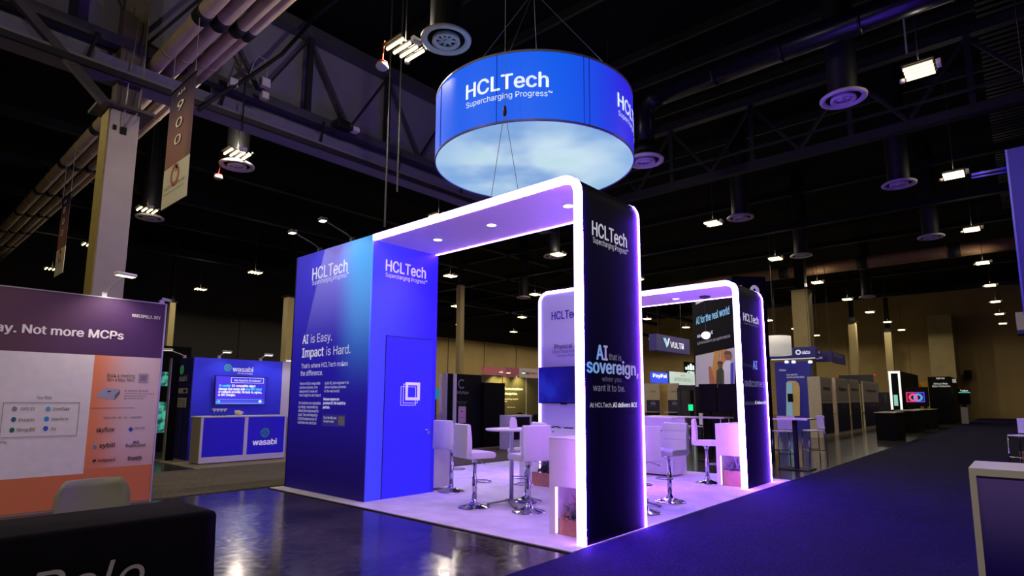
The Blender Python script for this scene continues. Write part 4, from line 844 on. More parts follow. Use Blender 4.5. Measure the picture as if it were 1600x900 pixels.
for i, x in enumerate((334.5, 340, 345.5, 351)):
    p = at(x, 648, 'y', ky+.25)
    if gl0 is None:
        gl0 = thing('martini_glass', '', 'glass', (p.x, p.y, kh), 'martini glasses on the counter'); o_ = V((p.x, p.y, kh))
        obj('bowl', MB().lathe([(.004, .09), (.05, .155), (.058, .165), (.055, .165), (.003, .095)], 16, o_), gl_, gl0, True); obj('stem', MB().lathe([(.03, 0), (.03, .004), (.004, .01), (.004, .09)], 12, o_), mat('#2a6a68', .2, noise=.1), gl0, True); gg = gl0
    else: gg = dup(gl0, (p.x, p.y, kh))
    gg['label'] = ['martini glass farthest left on the blue counter', 'second martini glass from the left on the blue counter', 'third martini glass from the left on the blue counter', 'martini glass farthest right in the row on the blue counter'][i]
cer = mat('#d8d4b8', .4, noise=.03)
for x, s_, l in ((370.5, 1, 'pale cream cup at the back on the blue counter'), (374, 1.05, 'pale cream cup with handle on the blue counter')):
    p = at(x, 650, 'y', ky+(.3 if s_ == 1 else .18)); o_ = V((p.x, p.y, kh)); t = thing('cup', l, 'cup', o_, 'cups on the counter')
    obj('bowl', MB().lathe([(.025*s_, 0), (.04*s_, .01), (.058*s_, .06), (.065*s_, .1 if s_ > 1 else .12), (.06*s_, .1 if s_ > 1 else .12), (.05*s_, .05), (.001, .02)], 16, o_), cer, t, True); obj('handle', MB().tube([o_+V((.055, 0, .085)), o_+V((.09, 0, .08)), o_+V((.085, 0, .045)), o_+V((.05, 0, .035))], .007, 6), cer, t, True)
# white neighbour panel and teal-lit stand
t = thing('stand_wall', 'white panel with grey mountain print right of the blue stand', 'stand wall', (wx1+.2, YW+.05, 0))
g = NG('mountain'); n = g.f('ADD', g.z, g.f('MULTIPLY', g.noise(3, 3), .25)); c = g.mix(g.sm(n, .48, .56), '#8a8684', '#d8d4cc')
box('panel', wx1+.01, wx1+.75, YW+.02, YW+.08, 0, wh, g.done(c, .5), t); box('edge', wx1+.75, wx1+.77, YW, YW+.08, 0, wh, alu, t)
Yt = 14.5; t = thing('display_tower', 'narrow teal glowing display tower behind the white stand edge', 'display', at(252, 650, 'y', Yt)*1)
t.location.z = 0; a = at(243, 640, 'y', Yt).x; b = at(262, 640, 'y', Yt).x
g = NG('teal'); c = g.mix(g.sm(g.noise(5, 4), .42, .6), '#0a4a44', '#58d8b8')
box('frame', a-.5, b+.5, Yt+.01, Yt+.2, 0, 2.9, blk, t); obj('screen', rect('y', Yt, 238, 581, 262, 603, .02), g.done(c, .4, emit=.6, base=False), t); obj('screen', rect('y', Yt, 236, 628, 260, 676, .02), g.m, t)
t = thing('dark_partition', 'black partition with pale edge left of the navy wing', 'partition', (at(264, 700, 'y', YW+.4).x, YW+.4, 0)); a = at(262, 640, 'y', YW+.4).x; box('panel', a, a+.18, YW+.35, YW+.45, 0, 2.4, blk, t); box('edge', a-.02, a, YW+.34, YW+.46, 0, 2.4, mat('#8a857c', .4, .4, noise=.05), t)
# ================================================================== hanging banners at upper left
def banner(label, pts, X=None, axis='x', big=True):
    """pts: tl, tr, br, bl pixels; the cloth hangs in a plane of constant X"""
    q = [at(x, y, 'x', X) for x, y in pts]; zt = (q[0].z+q[1].z)/2; zb = (q[2].z+q[3].z)/2; y1 = (q[0].y+q[3].y)/2; y0 = (q[1].y+q[2].y)/2; h = zt-zb; w_ = y1-y0
    t = thing('hanging_banner', label, 'banner', (X, (y0+y1)/2, zb), 'hall banners')
    g = NG('banner_print'); c = g.mix(g.sm(g.z, .2, 1), '#8a5a48', '#2a1444'); c = g.mix(g.sm(g.y, 0, .3, .5, 0), c, '#2c1640')
    box('cloth', X, X+.01, y0, y1, zb+h*.33, zt, g.done(c, .7), t); box('sponsor_panel', X-.002, X+.012, y0, y1, zb, zb+h*.33, P('#cfcaa8'), t)
    obj('rod', MB().tube([(X, y0-.02, zt), (X, y1+.02, zt)], .02, 8), blk2, t)
    zc = 8.62
    for y in (y0+.05, y1-.05): obj('hook_cord', MB().tube([(X, y, zt), (X, y-.02, zt+.15), (X, y, zc)], .008, 6), cg, t)
    wt_ = P('#efe6d0'); dk_ = P('#33281e'); R_x = V((0, -1, 0)); yc = (y0+y1)/2
    tx = lambda b, f, ww, cap, m, **k: text(b, (X, yc+w_*ww/2, zb+h*f), R_x, w_*ww, h*cap, m, t, d=.016, **k)
    tx('AI4', .915, .34, .03, wt_, bold=.03)
    for i, chr_ in enumerate('900' if big else '800'): tx(chr_, .78-i*.145, .26, .075, wt_, bold=.01)
    tx('Sponsored by', .305, .34, .008, dk_); obj('logo_ring', ring_mb((X-.006, yc+.02, zb+h*.235), (0, -1, 0), (0, 0, 1), w_*.11, w_*.17, .004), P('#b8543a'), t); obj('logo_tip', MB().prism([(-.02, 0), (.1*w_, .02*h), (0, .07*h)], (X-.006, yc, zb+h*.26), (0, -1, 0), (0, 0, 1), .004), P('#c86a3a'), t)
    tx('ACTUALYZE AI', .145, .8, .022, dk_); tx('Come visit us at booth 702', .105, .8, .013, dk_); return t
banner('large brown and cream banner reading 900 below the beige pipes', [(270, 145), (308, 112), (289, 308), (249, 329)], -1.02)
banner('small distant brown banner near the left edge of the hall', [(100, 311), (113, 298), (96, 427), (82, 434)], -1.0, big=False)
# ================================================================== right foreground
px = at(1513, 731, 'z', 1.03)
XR = px.x; YR = px.y
rc = thing('white_counter', 'white-framed counter with purple front panel at right edge', 'counter', (XR+.3, YR-.5, 0))
wf2 = mat('#c6c2bc', .5, noise=.03); box('carcass', XR+.03, XR+.6, YR-1.2, YR-.02, .02, 1.0, wf2, rc); box('worktop', XR-.0, XR+.62, YR-1.22, YR, 1.0, 1.03, wf2, rc)
box('stile', XR, XR+.03, YR-.035, YR, .02, 1.0, wf2, rc); box('stile', XR, XR+.03, YR-1.2, YR-1.165, .02, 1.0, wf2, rc); box('rail', XR, XR+.03, YR-1.165, YR-.035, .985, 1.0, wf2, rc); box('rail', XR, XR+.03, YR-1.165, YR-.035, .02, .07, wf2, rc)
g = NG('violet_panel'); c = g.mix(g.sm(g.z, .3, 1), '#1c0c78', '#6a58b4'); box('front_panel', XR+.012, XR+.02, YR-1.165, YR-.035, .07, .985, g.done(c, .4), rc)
# tall hanging purple sign
XS = 6.4; a = at(1572, 234, 'x', XS); z0 = at(1597, 492, 'x', XS).z; 
hs = thing('hanging_box_sign', 'tall purple-blue hanging box sign at the right edge', 'hanging sign', (XS+.4, a.y-1, z0))
g = NG('sign_print'); c = g.mix(g.sm(g.z, 0, 1), '#2a1480', '#241078'); 
box('face', XS, XS+.02, a.y-2.0, a.y, z0, a.z, g.done(c, .4, emit=.25), hs); box('side', XS+.02, XS+1.0, a.y-.02, a.y, z0, a.z, mat('#2418a8', .35, emit=.3, ecol='#2a18c8', noise=.1), hs); box('frame_edge', XS-.01, XS+.03, a.y-.01, a.y+.015, z0, a.z, mat('#5a58c0', .3, .3, noise=.05), hs)
for y in (a.y-.3, a.y-1.7): obj('cable', MB().tube([(XS+.3, y, a.z), (XS+.3, y, ZC-.3)], .008, 6), ck, hs)
obj('top_rail', MB().tube([at(1574, 262, 'x', XS+.1), at(1518, 273, 'x', XS+.1)], .022, 8).tube([at(1574, 268, 'x', XS+.1), at(1518, 278, 'x', XS+.1)], .015, 8), mat('#8a88b0', .3, .6, noise=.05), hs, True)
Xb = 24; t = thing('hanging_box_sign', 'small white hanging sign with blue bottom band below the purple sign', 'hanging sign', at(1595, 505, 'x', Xb)); a = at(1588, 505, 'x', Xb); z1 = at(1590, 488, 'x', Xb).z; z0 = at(1590, 522, 'x', Xb).z
box('face', Xb, Xb+.8, a.y-1.5, a.y, z0+.15, z1, P('#b0aca0'), t); box('band', Xb-.01, Xb+.8, a.y-1.5, a.y, z0, z0+.15, P('#1a1870'), t); obj('cable', MB().tube([(Xb+.4, a.y-.7, z1), (Xb+.4, a.y-.7, ZC-.3)], .01, 6), ck, t)
# ================================================================== stands in the background
def cbox(name, label, cat, xl, xc, xr, yb, yt, m, my=None, group=None, base=0.):
    """block on the floor seen over its corner: left face looks to -X (pixels xl..xc), right face to -Y (xc..xr)"""
    p = at(xc, yb, 'z', base); y1 = at(xl, 620, 'x', p.x).y; x1 = at(xr, 620, 'y', p.y).x; z1 = at(xc, yt, 'x', p.x).z
    t = thing(name, label, cat, ((p.x+x1)/2, (p.y+y1)/2, base), group)
    box('body', p.x, x1, p.y, y1, base, z1, m, t)
    if my: box('side_panel', p.x+.01, x1, p.y-.01, p.y, base+.02, z1, my, t)
    return t, p, x1, y1, z1
# --- seen through the near archway
YU = 8.85
t = thing('stand_wall', 'black stand tower with pale ring emblem seen through the near archway', 'stand wall', (8, YU, 0))
a = at(697, 640, 'y', YU).x; b = at(707, 640, 'y', YU).x; c_ = at(711.5, 640, 'y', YU).x; d_ = at(752, 640, 'y', YU).x; e_ = at(785, 640, 'y', YU).x; zt = at(720, 584.5, 'y', YU).z
bl = mat('#060609', .6, noise=.2, spec=.12); box('left_panel', a, b, YU, YU+.08, 0.012, zt, bl, t); box('post', b, c_, YU-.04, YU+.08, .012, zt, mat('#b0aca8', .5, noise=.04), t); box('main_panel', c_, d_, YU, YU+.08, .012, zt, bl, t)
box('edge_post', a-.06, a, YU-.04, YU+.08, .012, zt+.02, mat('#8c8890', .5, noise=.04), t)
zt2 = at(765, 598, 'y', YU-.1).z; box('return_panel', d_, e_, YU-.1, YU+.08, .012, zt2, mat('#030305', .6, noise=.2, spec=.1), t)
ring = P('#6a666a'); obj('emblem', ring_mb(at(721, 600, 'y', YU)+V((0, -.006, 0)), (1, 0, 0), (0, 0, 1), .10, .14, .004, 24, .8, 5.6), ring, t)
tpx('UnifyApps', 'y', YU, 712, 615, 732, 615.5, 610.5, P('#9a969a'), t); tpx('The Enterprise OS', 'y', YU, 713, 628.5, 730, 629, 626.5, P('#777380'), t); tpx('for AI', 'y', YU, 716, 632, 727.5, 632, 630, P('#777380'), t)
obj('poster', rect('y', YU, 716, 635, 727.5, 661, .012), P('#b09098'), t); obj('poster_mark', rect('y', YU, 720, 642, 722.5, 644, .016), P('#3a2a30'), t); obj('poster_band', rect('y', YU, 717, 652, 727, 653, .016), P('#8a6a74'), t)
box('base_strip', a, e_, YU-.12, YU-.1, .012, .06, mat('#8a7a66', .6, noise=.05), t)
t = thing('partition', 'pale mauve partition left of the black stand tower', 'partition', (a-.2, YU+.1, 0)); f_ = at(688, 640, 'y', YU+.1).x; box('upper_panel', f_, a-.07, YU+.1, YU+.16, 1.1, zt-.02, P('#b8a8b4'), t); box('lower_panel', f_, a-.07, YU+.1, YU+.16, .012, 1.1, P('#9a8ac0'), t)
t = thing('display', 'small teal screen glimpsed between closet and mauve partition', 'display', at(683, 620, 'y', 11)); obj('screen', rect('y', 11, 676, 606, 687, 624, .03), mat('#0a5a70', .4, emit=.5, ecol='#2a9ab8', noise=.2), t); obj('stand', MB().box(at(681, 600, 'y', 11).x-.03, at(681, 600, 'y', 11).x+.03, 10.99, 11.05, .01, at(681, 624, 'y', 11).z), blk2, t)
YA = 12.4
t = thing('stand_wall', 'black stand wall washed yellow at the top with white automation slogan', 'stand wall', (at(800, 640, 'y', YA).x, YA, 0))
a = at(755, 620, 'y', YA).x; b = at(786, 620, 'y', YA).x; c_ = at(846, 620, 'y', YA).x; z1 = at(800, 589.5, 'y', YA).z; z2 = at(770, 586, 'y', YA).z
g = NG('slogan_wall'); c = g.mix(g.noise(1.5, 2), '#3a351e', '#464024'); sl = g.done(c, .55)
box('left_panel', a, b, YA+.05, YA+.1, 0, z2, sl, t); box('right_panel', b, c_, YA, YA+.06, 0, z1, sl, t); box('seam_post', at(821.5, 620, 'y', YA).x, at(822.5, 620, 'y', YA).x, YA-.01, YA, 0, z1, alu, t)
cr = P('#f4f0e4'); tpx('Agentic Automation', 'y', YA, 764, 608.5, 816.5, 609.5, 605, cr, t, bold=.02); tpx('for your Enterprise.', 'y', YA, 763, 616.5, 808.5, 617, 612.5, cr, t, bold=.02); tpx('A new kind of operating system', 'y', YA, 767, 624.5, 809.5, 624.5, 622, cr, t); tpx('for agents', 'y', YA, 785, 628, 792.5, 628, 626, cr, t); tpx('See it live today', 'y', YA, 792, 637, 805, 637, 635.5, cr, t)
for bx, tx, ty, l in ((770, 783, 580.5, 'arm light over the yellow-washed wall, left one'), (784, 794.5, 582, 'arm light over the yellow-washed wall, middle one'), (807, 818, 582, 'arm light over the yellow-washed wall, right one')):
    q = at(bx, 600, 'y', YA); zz = z2 if bx < 786 else z1; arm_light('arm_light', l, (q.x, YA+.03, zz), at(tx, ty, 'y', YA-.35), .18, 190, (q.x+.2, YA, zz-.8), (1, .85, .35))
YH = 16.5; t = thing('header_sign', 'long pink and grey overhead header behind the yellow-washed wall', 'header sign', (at(800, 582, 'y', YH).x, YH, 0))
for x0, x1, h in ((753.5, 788.5, '#c0606a'), (788.5, 809.5, '#a04c5c'), (809.5, 846, '#b0a4a0')): obj('panel', rect('y', YH, x0, 574.5 if x0 < 790 else 576, x1, 590 if x0 < 790 else 590.5, .08), P(h, .05), t)
for x in (756, 843): q = at(x, 590, 'y', YH); box('post', q.x-.04, q.x+.04, YH-.05, YH+.02, 0, q.z, alu, t)
tpx('Pag', 'y', YH, 816, 584.5, 824, 584.5, 580.5, P('#3a2a2a'), t, bold=.03, d=.09); tpx('Connect', 'y', YH, 824.5, 584.8, 837, 585, 581, P('#d0502a'), t, bold=.03, d=.09)
t, p, x1, y1, z1 = cbox('demo_counter', 'white counter with dark screen front behind the near round table', 'counter', 781, 799, 830.5, 704, 649, mat('#c0bcc4', .5, noise=.03))
box('screen_panel', p.x+.06, x1-.1, p.y-.012, p.y, .3, z1-.06, mat('#14101a', .3, noise=.1), t); box('frame_rail', p.x, x1, p.y-.014, p.y, z1-.05, z1, mat('#cfccd4', .5, noise=.03), t)
def stool_round(label, x_, y_, yb):
    q = at(x_, yb, 'z', 0); t = thing('meeting_chair', label, 'chair', (q.x, q.y, 0), 'dark meeting chairs'); x, y = q.x, q.y
    poly = [(-.24, .0), (.24, .0), (.25, .2), (.2, .36), (.1, .42), (-.1, .42), (-.2, .36), (-.25, .2)]
    obj('backrest', MB().prism(poly, (x, y+.0, .55), (1, 0, 0), (0, 0, 1), .05), bl, t, bevel=.02); obj('seat', MB().box(x-.24, x+.24, y, y+.46, .42, .5), bl, t, bevel=.02); 
    for sx in (-.2, .2):
        for sy in (.04, .42): obj('leg', MB().tube([(x+sx, y+sy, .0), (x+sx*.9, y+sy, .42)], .014, 6), blk2, t)
for x, l in ((799, 'dark rounded chair behind the white counter, left one'), (811, 'dark rounded chair behind the white counter, middle one'), (838, 'dark rounded chair beside the monitor wall edge')): stool_round(l, x, 640, 692 if x != 811 else 685)
# --- seen between the two arches
def hang(label, ax, val, x0, y0, x1, y1, m, th=.5, name='hanging_sign'):
    a = at(x0, (y0+y1)/2, ax, val); b = at(x1, (y0+y1)/2, ax, val); z0 = at((x0+x1)/2, y1, ax, val).z; z1 = at((x0+x1)/2, y0, ax, val).z
    t = thing(name, label, 'hanging sign', ((a.x+b.x)/2, (a.y+b.y)/2, z0))
    if ax == 'x': box('face', val, val+th, a.y, b.y, z0, z1, m, t)
    else: box('face', a.x, b.x, val, val+th, z0, z1, m, t)
    for s_ in (.15, .85):
        q = a+(b-a)*s_; q = q+(V((th/2, 0, 0)) if ax == 'x' else V((0, th/2, 0))); obj('cable', MB().tube([(q.x, q.y, z1), (q.x, q.y, ZC)], .012, 6), ck, t)
    return t
t = hang('purple hanging sign with slanted white V emblem', 'y', 13, 1026, 526, 1077.5, 550.5, P('#241a66', .25)); wV = P('#eef0ff', .5)
tpx('VULTR', 'y', 13, 1047.5, 544, 1068.5, 545, 535, wV, t, bold=.025); obj('emblem', ppoly('y', 13, [(1036, 528), (1040, 528), (1043, 538), (1041.5, 543)], .01, .005), P('#8ad0f4', .6), t); obj('emblem', ppoly('y', 13, [(1041, 543), (1044, 528.5), (1046.5, 529), (1043.5, 540)], .01, .006), wV, t)
t = thing('lightbox_sign', 'bright blue lightbox sign with white wordmark on a distant stand', 'sign', at(1030, 600, 'y', 22)); obj('face', rect('y', 22, 1016, 582, 1040.5, 598.5, .2), P('#2a48e8', .7), t); obj('side', rect('y', 22.05, 1040.5, 581, 1046, 599, .2), P('#120c50', .1), t); tpx('PayPal', 'y', 22, 1017, 589.5, 1039, 590.5, 584, P('#f4f6ff', .8), t, bold=.03, d=.21)
q = at(1030, 598, 'y', 22); box('stand_wall', q.x-1.2, q.x+1.2, 22.1, 22.3, 0, q.z, P('#1a1430'), t)
t = thing('lightbox_sign', 'pale mint lit screen beside the blue lightbox sign', 'sign', at(1066, 600, 'y', 21)); obj('face', rect('y', 21, 1046, 582, 1085.5, 601.5, .1), P('#c4d8d0', .55), t); q = at(1066, 601, 'y', 21); box('stand_wall', q.x-.9, q.x+.9, 21.0, 21.2, 0, q.z, P('#3a3444'), t)
for b_, x0, y, x1 in (('Secure AI', 1062, 588, 1069), ('Building the network for', 1053, 592.8, 1078), ('the next AI data center', 1051.5, 595.5, 1080)): tpx(b_, 'y', 21, x0, y, x1, y, y-2, P('#3a4a48'), t, d=.11)
t = thing('lightbox_sign', 'white glowing vertical-bar emblem and wordmark on a dark distant wall', 'sign', at(1080, 580, 'y', 24)); gw = mat('#ffffff', .4, emit=1.2, ecol='#dcfff4', key='cisco')
for i, (h0, h1) in enumerate(((573.5, 577.5), (571, 577.8), (568.5, 578.5), (571.2, 578.2), (573.5, 578))): obj('bar', rect('y', 24, 1071+i*3.6, h0, 1073+i*3.6, h1, .06), gw, t)
tpx('CISCO', 'y', 24, 1073, 585, 1090, 585.5, 580.5, gw, t, bold=.05, d=.06); q = at(1080, 585, 'y', 24); box('wall', q.x-1.6, q.x+1.6, 24.01, 24.1, 0, at(1080, 566, 'y', 24).z, bl, t)
# diagonal dark tower with poster
D0 = 14.5; k0 = atd(1152, 629, D0); k0.z = 0; dv = V((math.cos(math.radians(45.8)), math.sin(math.radians(45.8)), 0)); dn = V((-dv.y, dv.x, 0)); zt = atd(1200, 432, D0).z
_d = ray(1086, 600); _p = CAM+_d*((k0-CAM).dot(dn)/_d.dot(dn)); TW = (_p-k0).dot(dv); dt = thing('exhibit_tower', 'tall dark tower set at an angle behind the farther archway', 'stand tower', k0+dv*2)
dark = mat('#030312', .7, noise=.15, spec=.05)
obj('main_wall', MB().prism([(0, 0), (TW, 0), (TW, zt), (0, zt)], k0, dv, (0, 0, 1), .3), dark, dt)
def on_diag(x, y):                    # pixel on the slanted poster wall
    d = ray(x, y); t_ = (k0-CAM).dot(dn)/d.dot(dn); p = CAM+d*t_; return (p-k0).dot(dv), p.z
ew = (atd(1206, 600, D0)-k0).dot(-dn)
obj('end_wall', MB().prism([(0, 0), (ew, 0), (ew, zt), (0, zt)], k0-dv*.02, -dn, (0, 0, 1), .02), dark, dt)
def dpoly(pts, h, d=.02, e=.12, name='poster_shape'):
    uv = [on_diag(*p) for p in pts]; q = [k0+dv*a_+V((0, 0, b_))+dn*d for a_, b_ in uv]; n = len(q)
    return obj(name, MB().add(q+[p+dn*.01 for p in q], [tuple(range(n)), tuple(range(2*n-1, n-1, -1))]+[(i, (i+1) % n, n+(i+1) % n, n+i) for i in range(n)]), P(h, e), dt)
dpoly([(1088, 556), (1149, 543), (1149, 606), (1088, 604)], '#b8b4c0', .01, .15, 'poster')
dpoly([(1118, 549), (1126, 547.5), (1122, 604), (1112, 604)], '#c08a3a', .025); dpoly([(1128, 547), (1136, 545.5), (1140, 560), (1134, 604), (1126, 604)], '#b87f38', .025)
for cx_, cy_, r, body, skin in ((1128, 570, 4, '#1a1420', '#6a3a28'), (1140, 556, 5.5, '#d8d6e0', '#8a4a34')):
    dpoly([(cx_-r*1.6, 604), (cx_-r*1.5, cy_+r*2.4), (cx_-r*.4, cy_+r*1.2), (cx_+r*.5, cy_+r*1.2), (cx_+r*1.5, cy_+r*2.4), (cx_+r*1.6, 604)], body, .035)
    dpoly([(cx_+r*math.cos(i*.628), cy_+r*1.35*math.sin(i*.628)) for i in range(10)], skin, .04); dpoly([(cx_+r*math.cos(math.pi+i*.449), cy_-r*.5+r*.95*math.sin(math.pi+i*.449)) for i in range(8)], '#140e10' if r < 5 else '#4a2a20', .05)
dpoly([(1111, 604), (1109, 574), (1112, 572), (1120, 600), (1119, 604)], '#a8604a', .03); dpoly([(1145, 568), (1149, 566), (1149, 604), (1145, 604)], '#2a2ac0', .05)
def dtext(b_, x0, y0, x1, y1, ycap, h, bold=0, e=.4):
    u0, z0 = on_diag(x0, y0); u1, z1 = on_diag(x1, y1); _, zc = on_diag(x0, ycap)
    text(b_, k0+dv*u0+V((0, 0, (z0+z1)/2)), -dv, u0-u1, zc-z0, P(h, e), dt, bold=bold, d=.02, n=dn)
dtext('AI for the real world', 1089, 508, 1141, 489.5, 497, '#8ad0f0', .015); dtext('Siemens', 1088, 475, 1105, 470, 470.5, '#e8e8f0', .02); dtext('industrial-grade AI', 1090.5, 529, 1115, 520.5, 524, '#d8d8e8', .01); dtext('build the foundation for your agentic enterprise', 1091, 540, 1142, 525.5, 535.5, '#9a98b0')
for ch_, f0 in (('1', .18), ('2', .5)):
    text(ch_, k0-dv*.022-dn*(ew*f0)+V((0, 0, zt-.75)), -dn, ew*(.14 if ch_ == '1' else .3), .5, P('#b8b4c4', .3), dt, bold=.04, n=-dv, d=.02)
# black monitors on a bench in front of it
for x0, x1, l in ((1094, 1121, 'black monitor on a stand, left of the pair beyond the second arch'), (1124, 1152, 'black monitor on a stand, right of the pair beyond the second arch')):
    XK = 9.3; t = thing('monitor', l, 'monitor', at((x0+x1)/2, 645, 'x', XK), 'black monitors beyond the arch'); t.location.z = 0
    obj('panel', rect('x', XK, x0, 600, x1, 644, .06), mat('#020204', .5, noise=.1, spec=.1), t); a = at((x0+x1)/2, 644, 'x', XK); box('post', XK, XK+.06, a.y-.04, a.y+.04, .0, a.z+.1, blk2, t); box('foot', XK-.2, XK+.25, a.y-.25, a.y+.25, 0, .02, blk2, t)
# long high table with chrome stools beyond
XL = 9.9; zt_ = 1.09; a = at(1009, 650, 'x', XL); b = at(1132, 650, 'x', XL)
q0 = at(1010, 651, 'z', 1.07); q1 = at(1131, 651, 'z', 1.07)
lt = thing('communal_table', 'long high white table crossing behind the second seating group', 'table', ((q0+q1)/2)*1); lt.location.z = 0
XL = (q0.x+q1.x)/2; ya, yb = at(1131, 655, 'x', XL).y, at(1006, 655, 'x', XL).y
box('top', XL, XL+.6, ya, yb, 1.04, 1.07, mat('#b8b0b4', .4, noise=.03), lt)
for y in (ya+.1, yb-.1, (ya+yb)/2):
    for x in (XL+.05, XL+.55): obj('leg', MB().tube([(x, y, 0), (x, y, 1.04)], .02, 8), chrome, lt)
def make_chair():
    t = thing('chrome_bar_chair', '', 'bar chair', (0, 0, 0), 'white chrome-legged bar chairs'); w_ = .2
    obj('seat', MB().box(-.19, .19, -w_, w_, .72, .75), leather, t, bevel=.008); obj('backrest', MB().box(-.2, -.17, -w_, w_, .78, 1.1), leather, t, bevel=.008)
    for sx in (-.185, .185):
        for sy in (-.19, .19): obj('leg', MB().tube([(sx*1.12, sy*1.08, 0), (sx, sy, .73)] + ([(sx, sy, 1.05)] if sx < 0 else []), .013, 8), chrome, t, True)
    for sy in (-.2, .2): obj('stretcher', MB().tube([(-.2, sy, .28), (.2, sy, .28)], .01, 6), chrome, t)
    obj('foot_rail', MB().tube([(.2, -.2, .28), (.2, .2, .28)], .01, 6), chrome, t); obj('foot_rail', MB().tube([(-.2, -.2, .22), (-.2, .2, .22)], .01, 6), chrome, t)
    return t
bc = make_chair()
for i, (x, y, ang, l) in enumerate(((1227, 723, 85, 'white chrome bar chair with its back to the viewer right of the second arch'), (1274, 721, 175, 'white chrome bar chair in side view beside the first white kiosk'), (1140, 704, 80, 'white chrome bar chair at the long high table by the second arch'), (1087, 708, 175, 'white chrome bar chair behind the side-view bar stool'), (1606, 736, 200, 'white chrome bar chair cut by the right edge of the view'))):
    p = at(x, y, 'z', 0)
    if i == 0: bc.location = p; bc.rotation_euler = (0, 0, dirpx(ang)); bc['label'] = l
    else: dup(bc, p, dirpx(ang), l, 'white chrome-legged bar chairs')
p = at(1206, 722, 'z', 0)
bt = thing('high_table', 'high white table behind the chrome chair right of the second arch', 'table', at(1232, 714, 'z', 0)); q = at(1232, 654, 'z', 1.08); a = at(1207, 654, 'x', q.x).y; b = at(1261, 654, 'x', q.x).y
box('top', q.x, q.x+.7, b, a, 1.05, 1.08, mat('#b8b0b4', .4, noise=.03), bt); box('pedestal', q.x+.3, q.x+.38, (a+b)/2-.04, (a+b)/2+.04, 0, 1.05, blk2, bt); box('base_plate', q.x+.05, q.x+.65, (a+b)/2-.3, (a+b)/2+.3, 0, .02, blk2, bt)
t = thing('cardboard_box', 'tan cardboard box under the chair at the right edge', 'box', at(1600, 727, 'z', .012)); p = at(1595, 727, 'z', .012); box('carton', p.x, p.x+.4, p.y-.5, p.y, .012, .3, mat('#8a6838', .8, noise=.1), t, .005); box('tape', p.x-.002, p.x+.402, p.y-.27, p.y-.22, .012, .302, mat('#b89a68', .4, noise=.05), t)
# beige kiosks seen between the arches
kio = mat('#b0a484', .6, noise=.06); pst = P('#1c1838')
for i, (x0, x1, l) in enumerate(((1003, 1030.5, 'beige kiosk panel with dark poster nearest the near archway leg'), (1031, 1043, 'plain yellowish partition between the two beige kiosk panels'), (1043, 1060, 'beige kiosk panel with dark poster left of the tall black frame'))):
    XK = 19+.3*(i == 1); t = thing('kiosk', l, 'kiosk', at((x0+x1)/2, 660, 'x', XK), 'beige kiosk panels'); t.location.z = 0
    a = at(x0, 620, 'x', XK); b = at(x1, 620, 'x', XK); zt = at((x0+x1)/2, 599, 'x', XK).z; box('panel', XK, XK+.1, b.y, a.y, 0, zt, kio if i != 1 else mat('#a8904c', .6, noise=.06), t)
    if i != 1:
        xa = 1011 if i == 0 else 1044.5; xb = 1031 if i == 0 else 1061; obj('poster', rect('x', XK, xa, 625, xb, 650, .03), pst, t); tpx('AI4', 'x', XK, xa+6.5, 632.5, xa+14, 632, 628, P('#9a94b8'), t, bold=.03, d=.04); tpx('ai4 conference', 'x', XK, xa+4, 635, xa+16, 635, 633.6, P('#6a648a'), t, d=.04)
        tpx('zapier' if i == 0 else 'identity', 'x', XK, xa+5, 613, xa+15, 612.5, 610, P('#5a5044'), t, d=.03); box('counter_shelf', XK-.4, XK, b.y, a.y, .93, .96, mat('#b0a89a', .5, noise=.03), t)
t = thing('glowing_sign', 'small green glowing sign behind the long high table', 'sign', at(1079, 640, 'x', 15)); t.location.z = 0; obj('panel', rect('x', 15, 1076.5, 632, 1083, 641.5, .05), mat('#0ac870', .4, emit=1.0, ecol='#18e890', noise=.1), t); a = at(1080, 641, 'x', 15); box('post', 15, 15.05, a.y-.03, a.y+.03, 0, a.z, blk2, t)
t = thing('truss_frame', 'dark frame structure behind the green sign', 'frame', at(1072, 660, 'x', 17)); t.location.z = 0
for x in (1061, 1075, 1087): a = at(x, 640, 'x', 17); box('post', 17, 17.12, a.y-.06, a.y+.06, 0, at(x, 606, 'x', 17).z, mat('#2a2638', .5, noise=.1), t)
a = at(1060, 610, 'x', 17); b = at(1090, 610, 'x', 17); box('header', 16.98, 17.14, b.y, a.y, at(1075, 610, 'x', 17).z, at(1075, 602, 'x', 17).z, P('#14101e'), t)
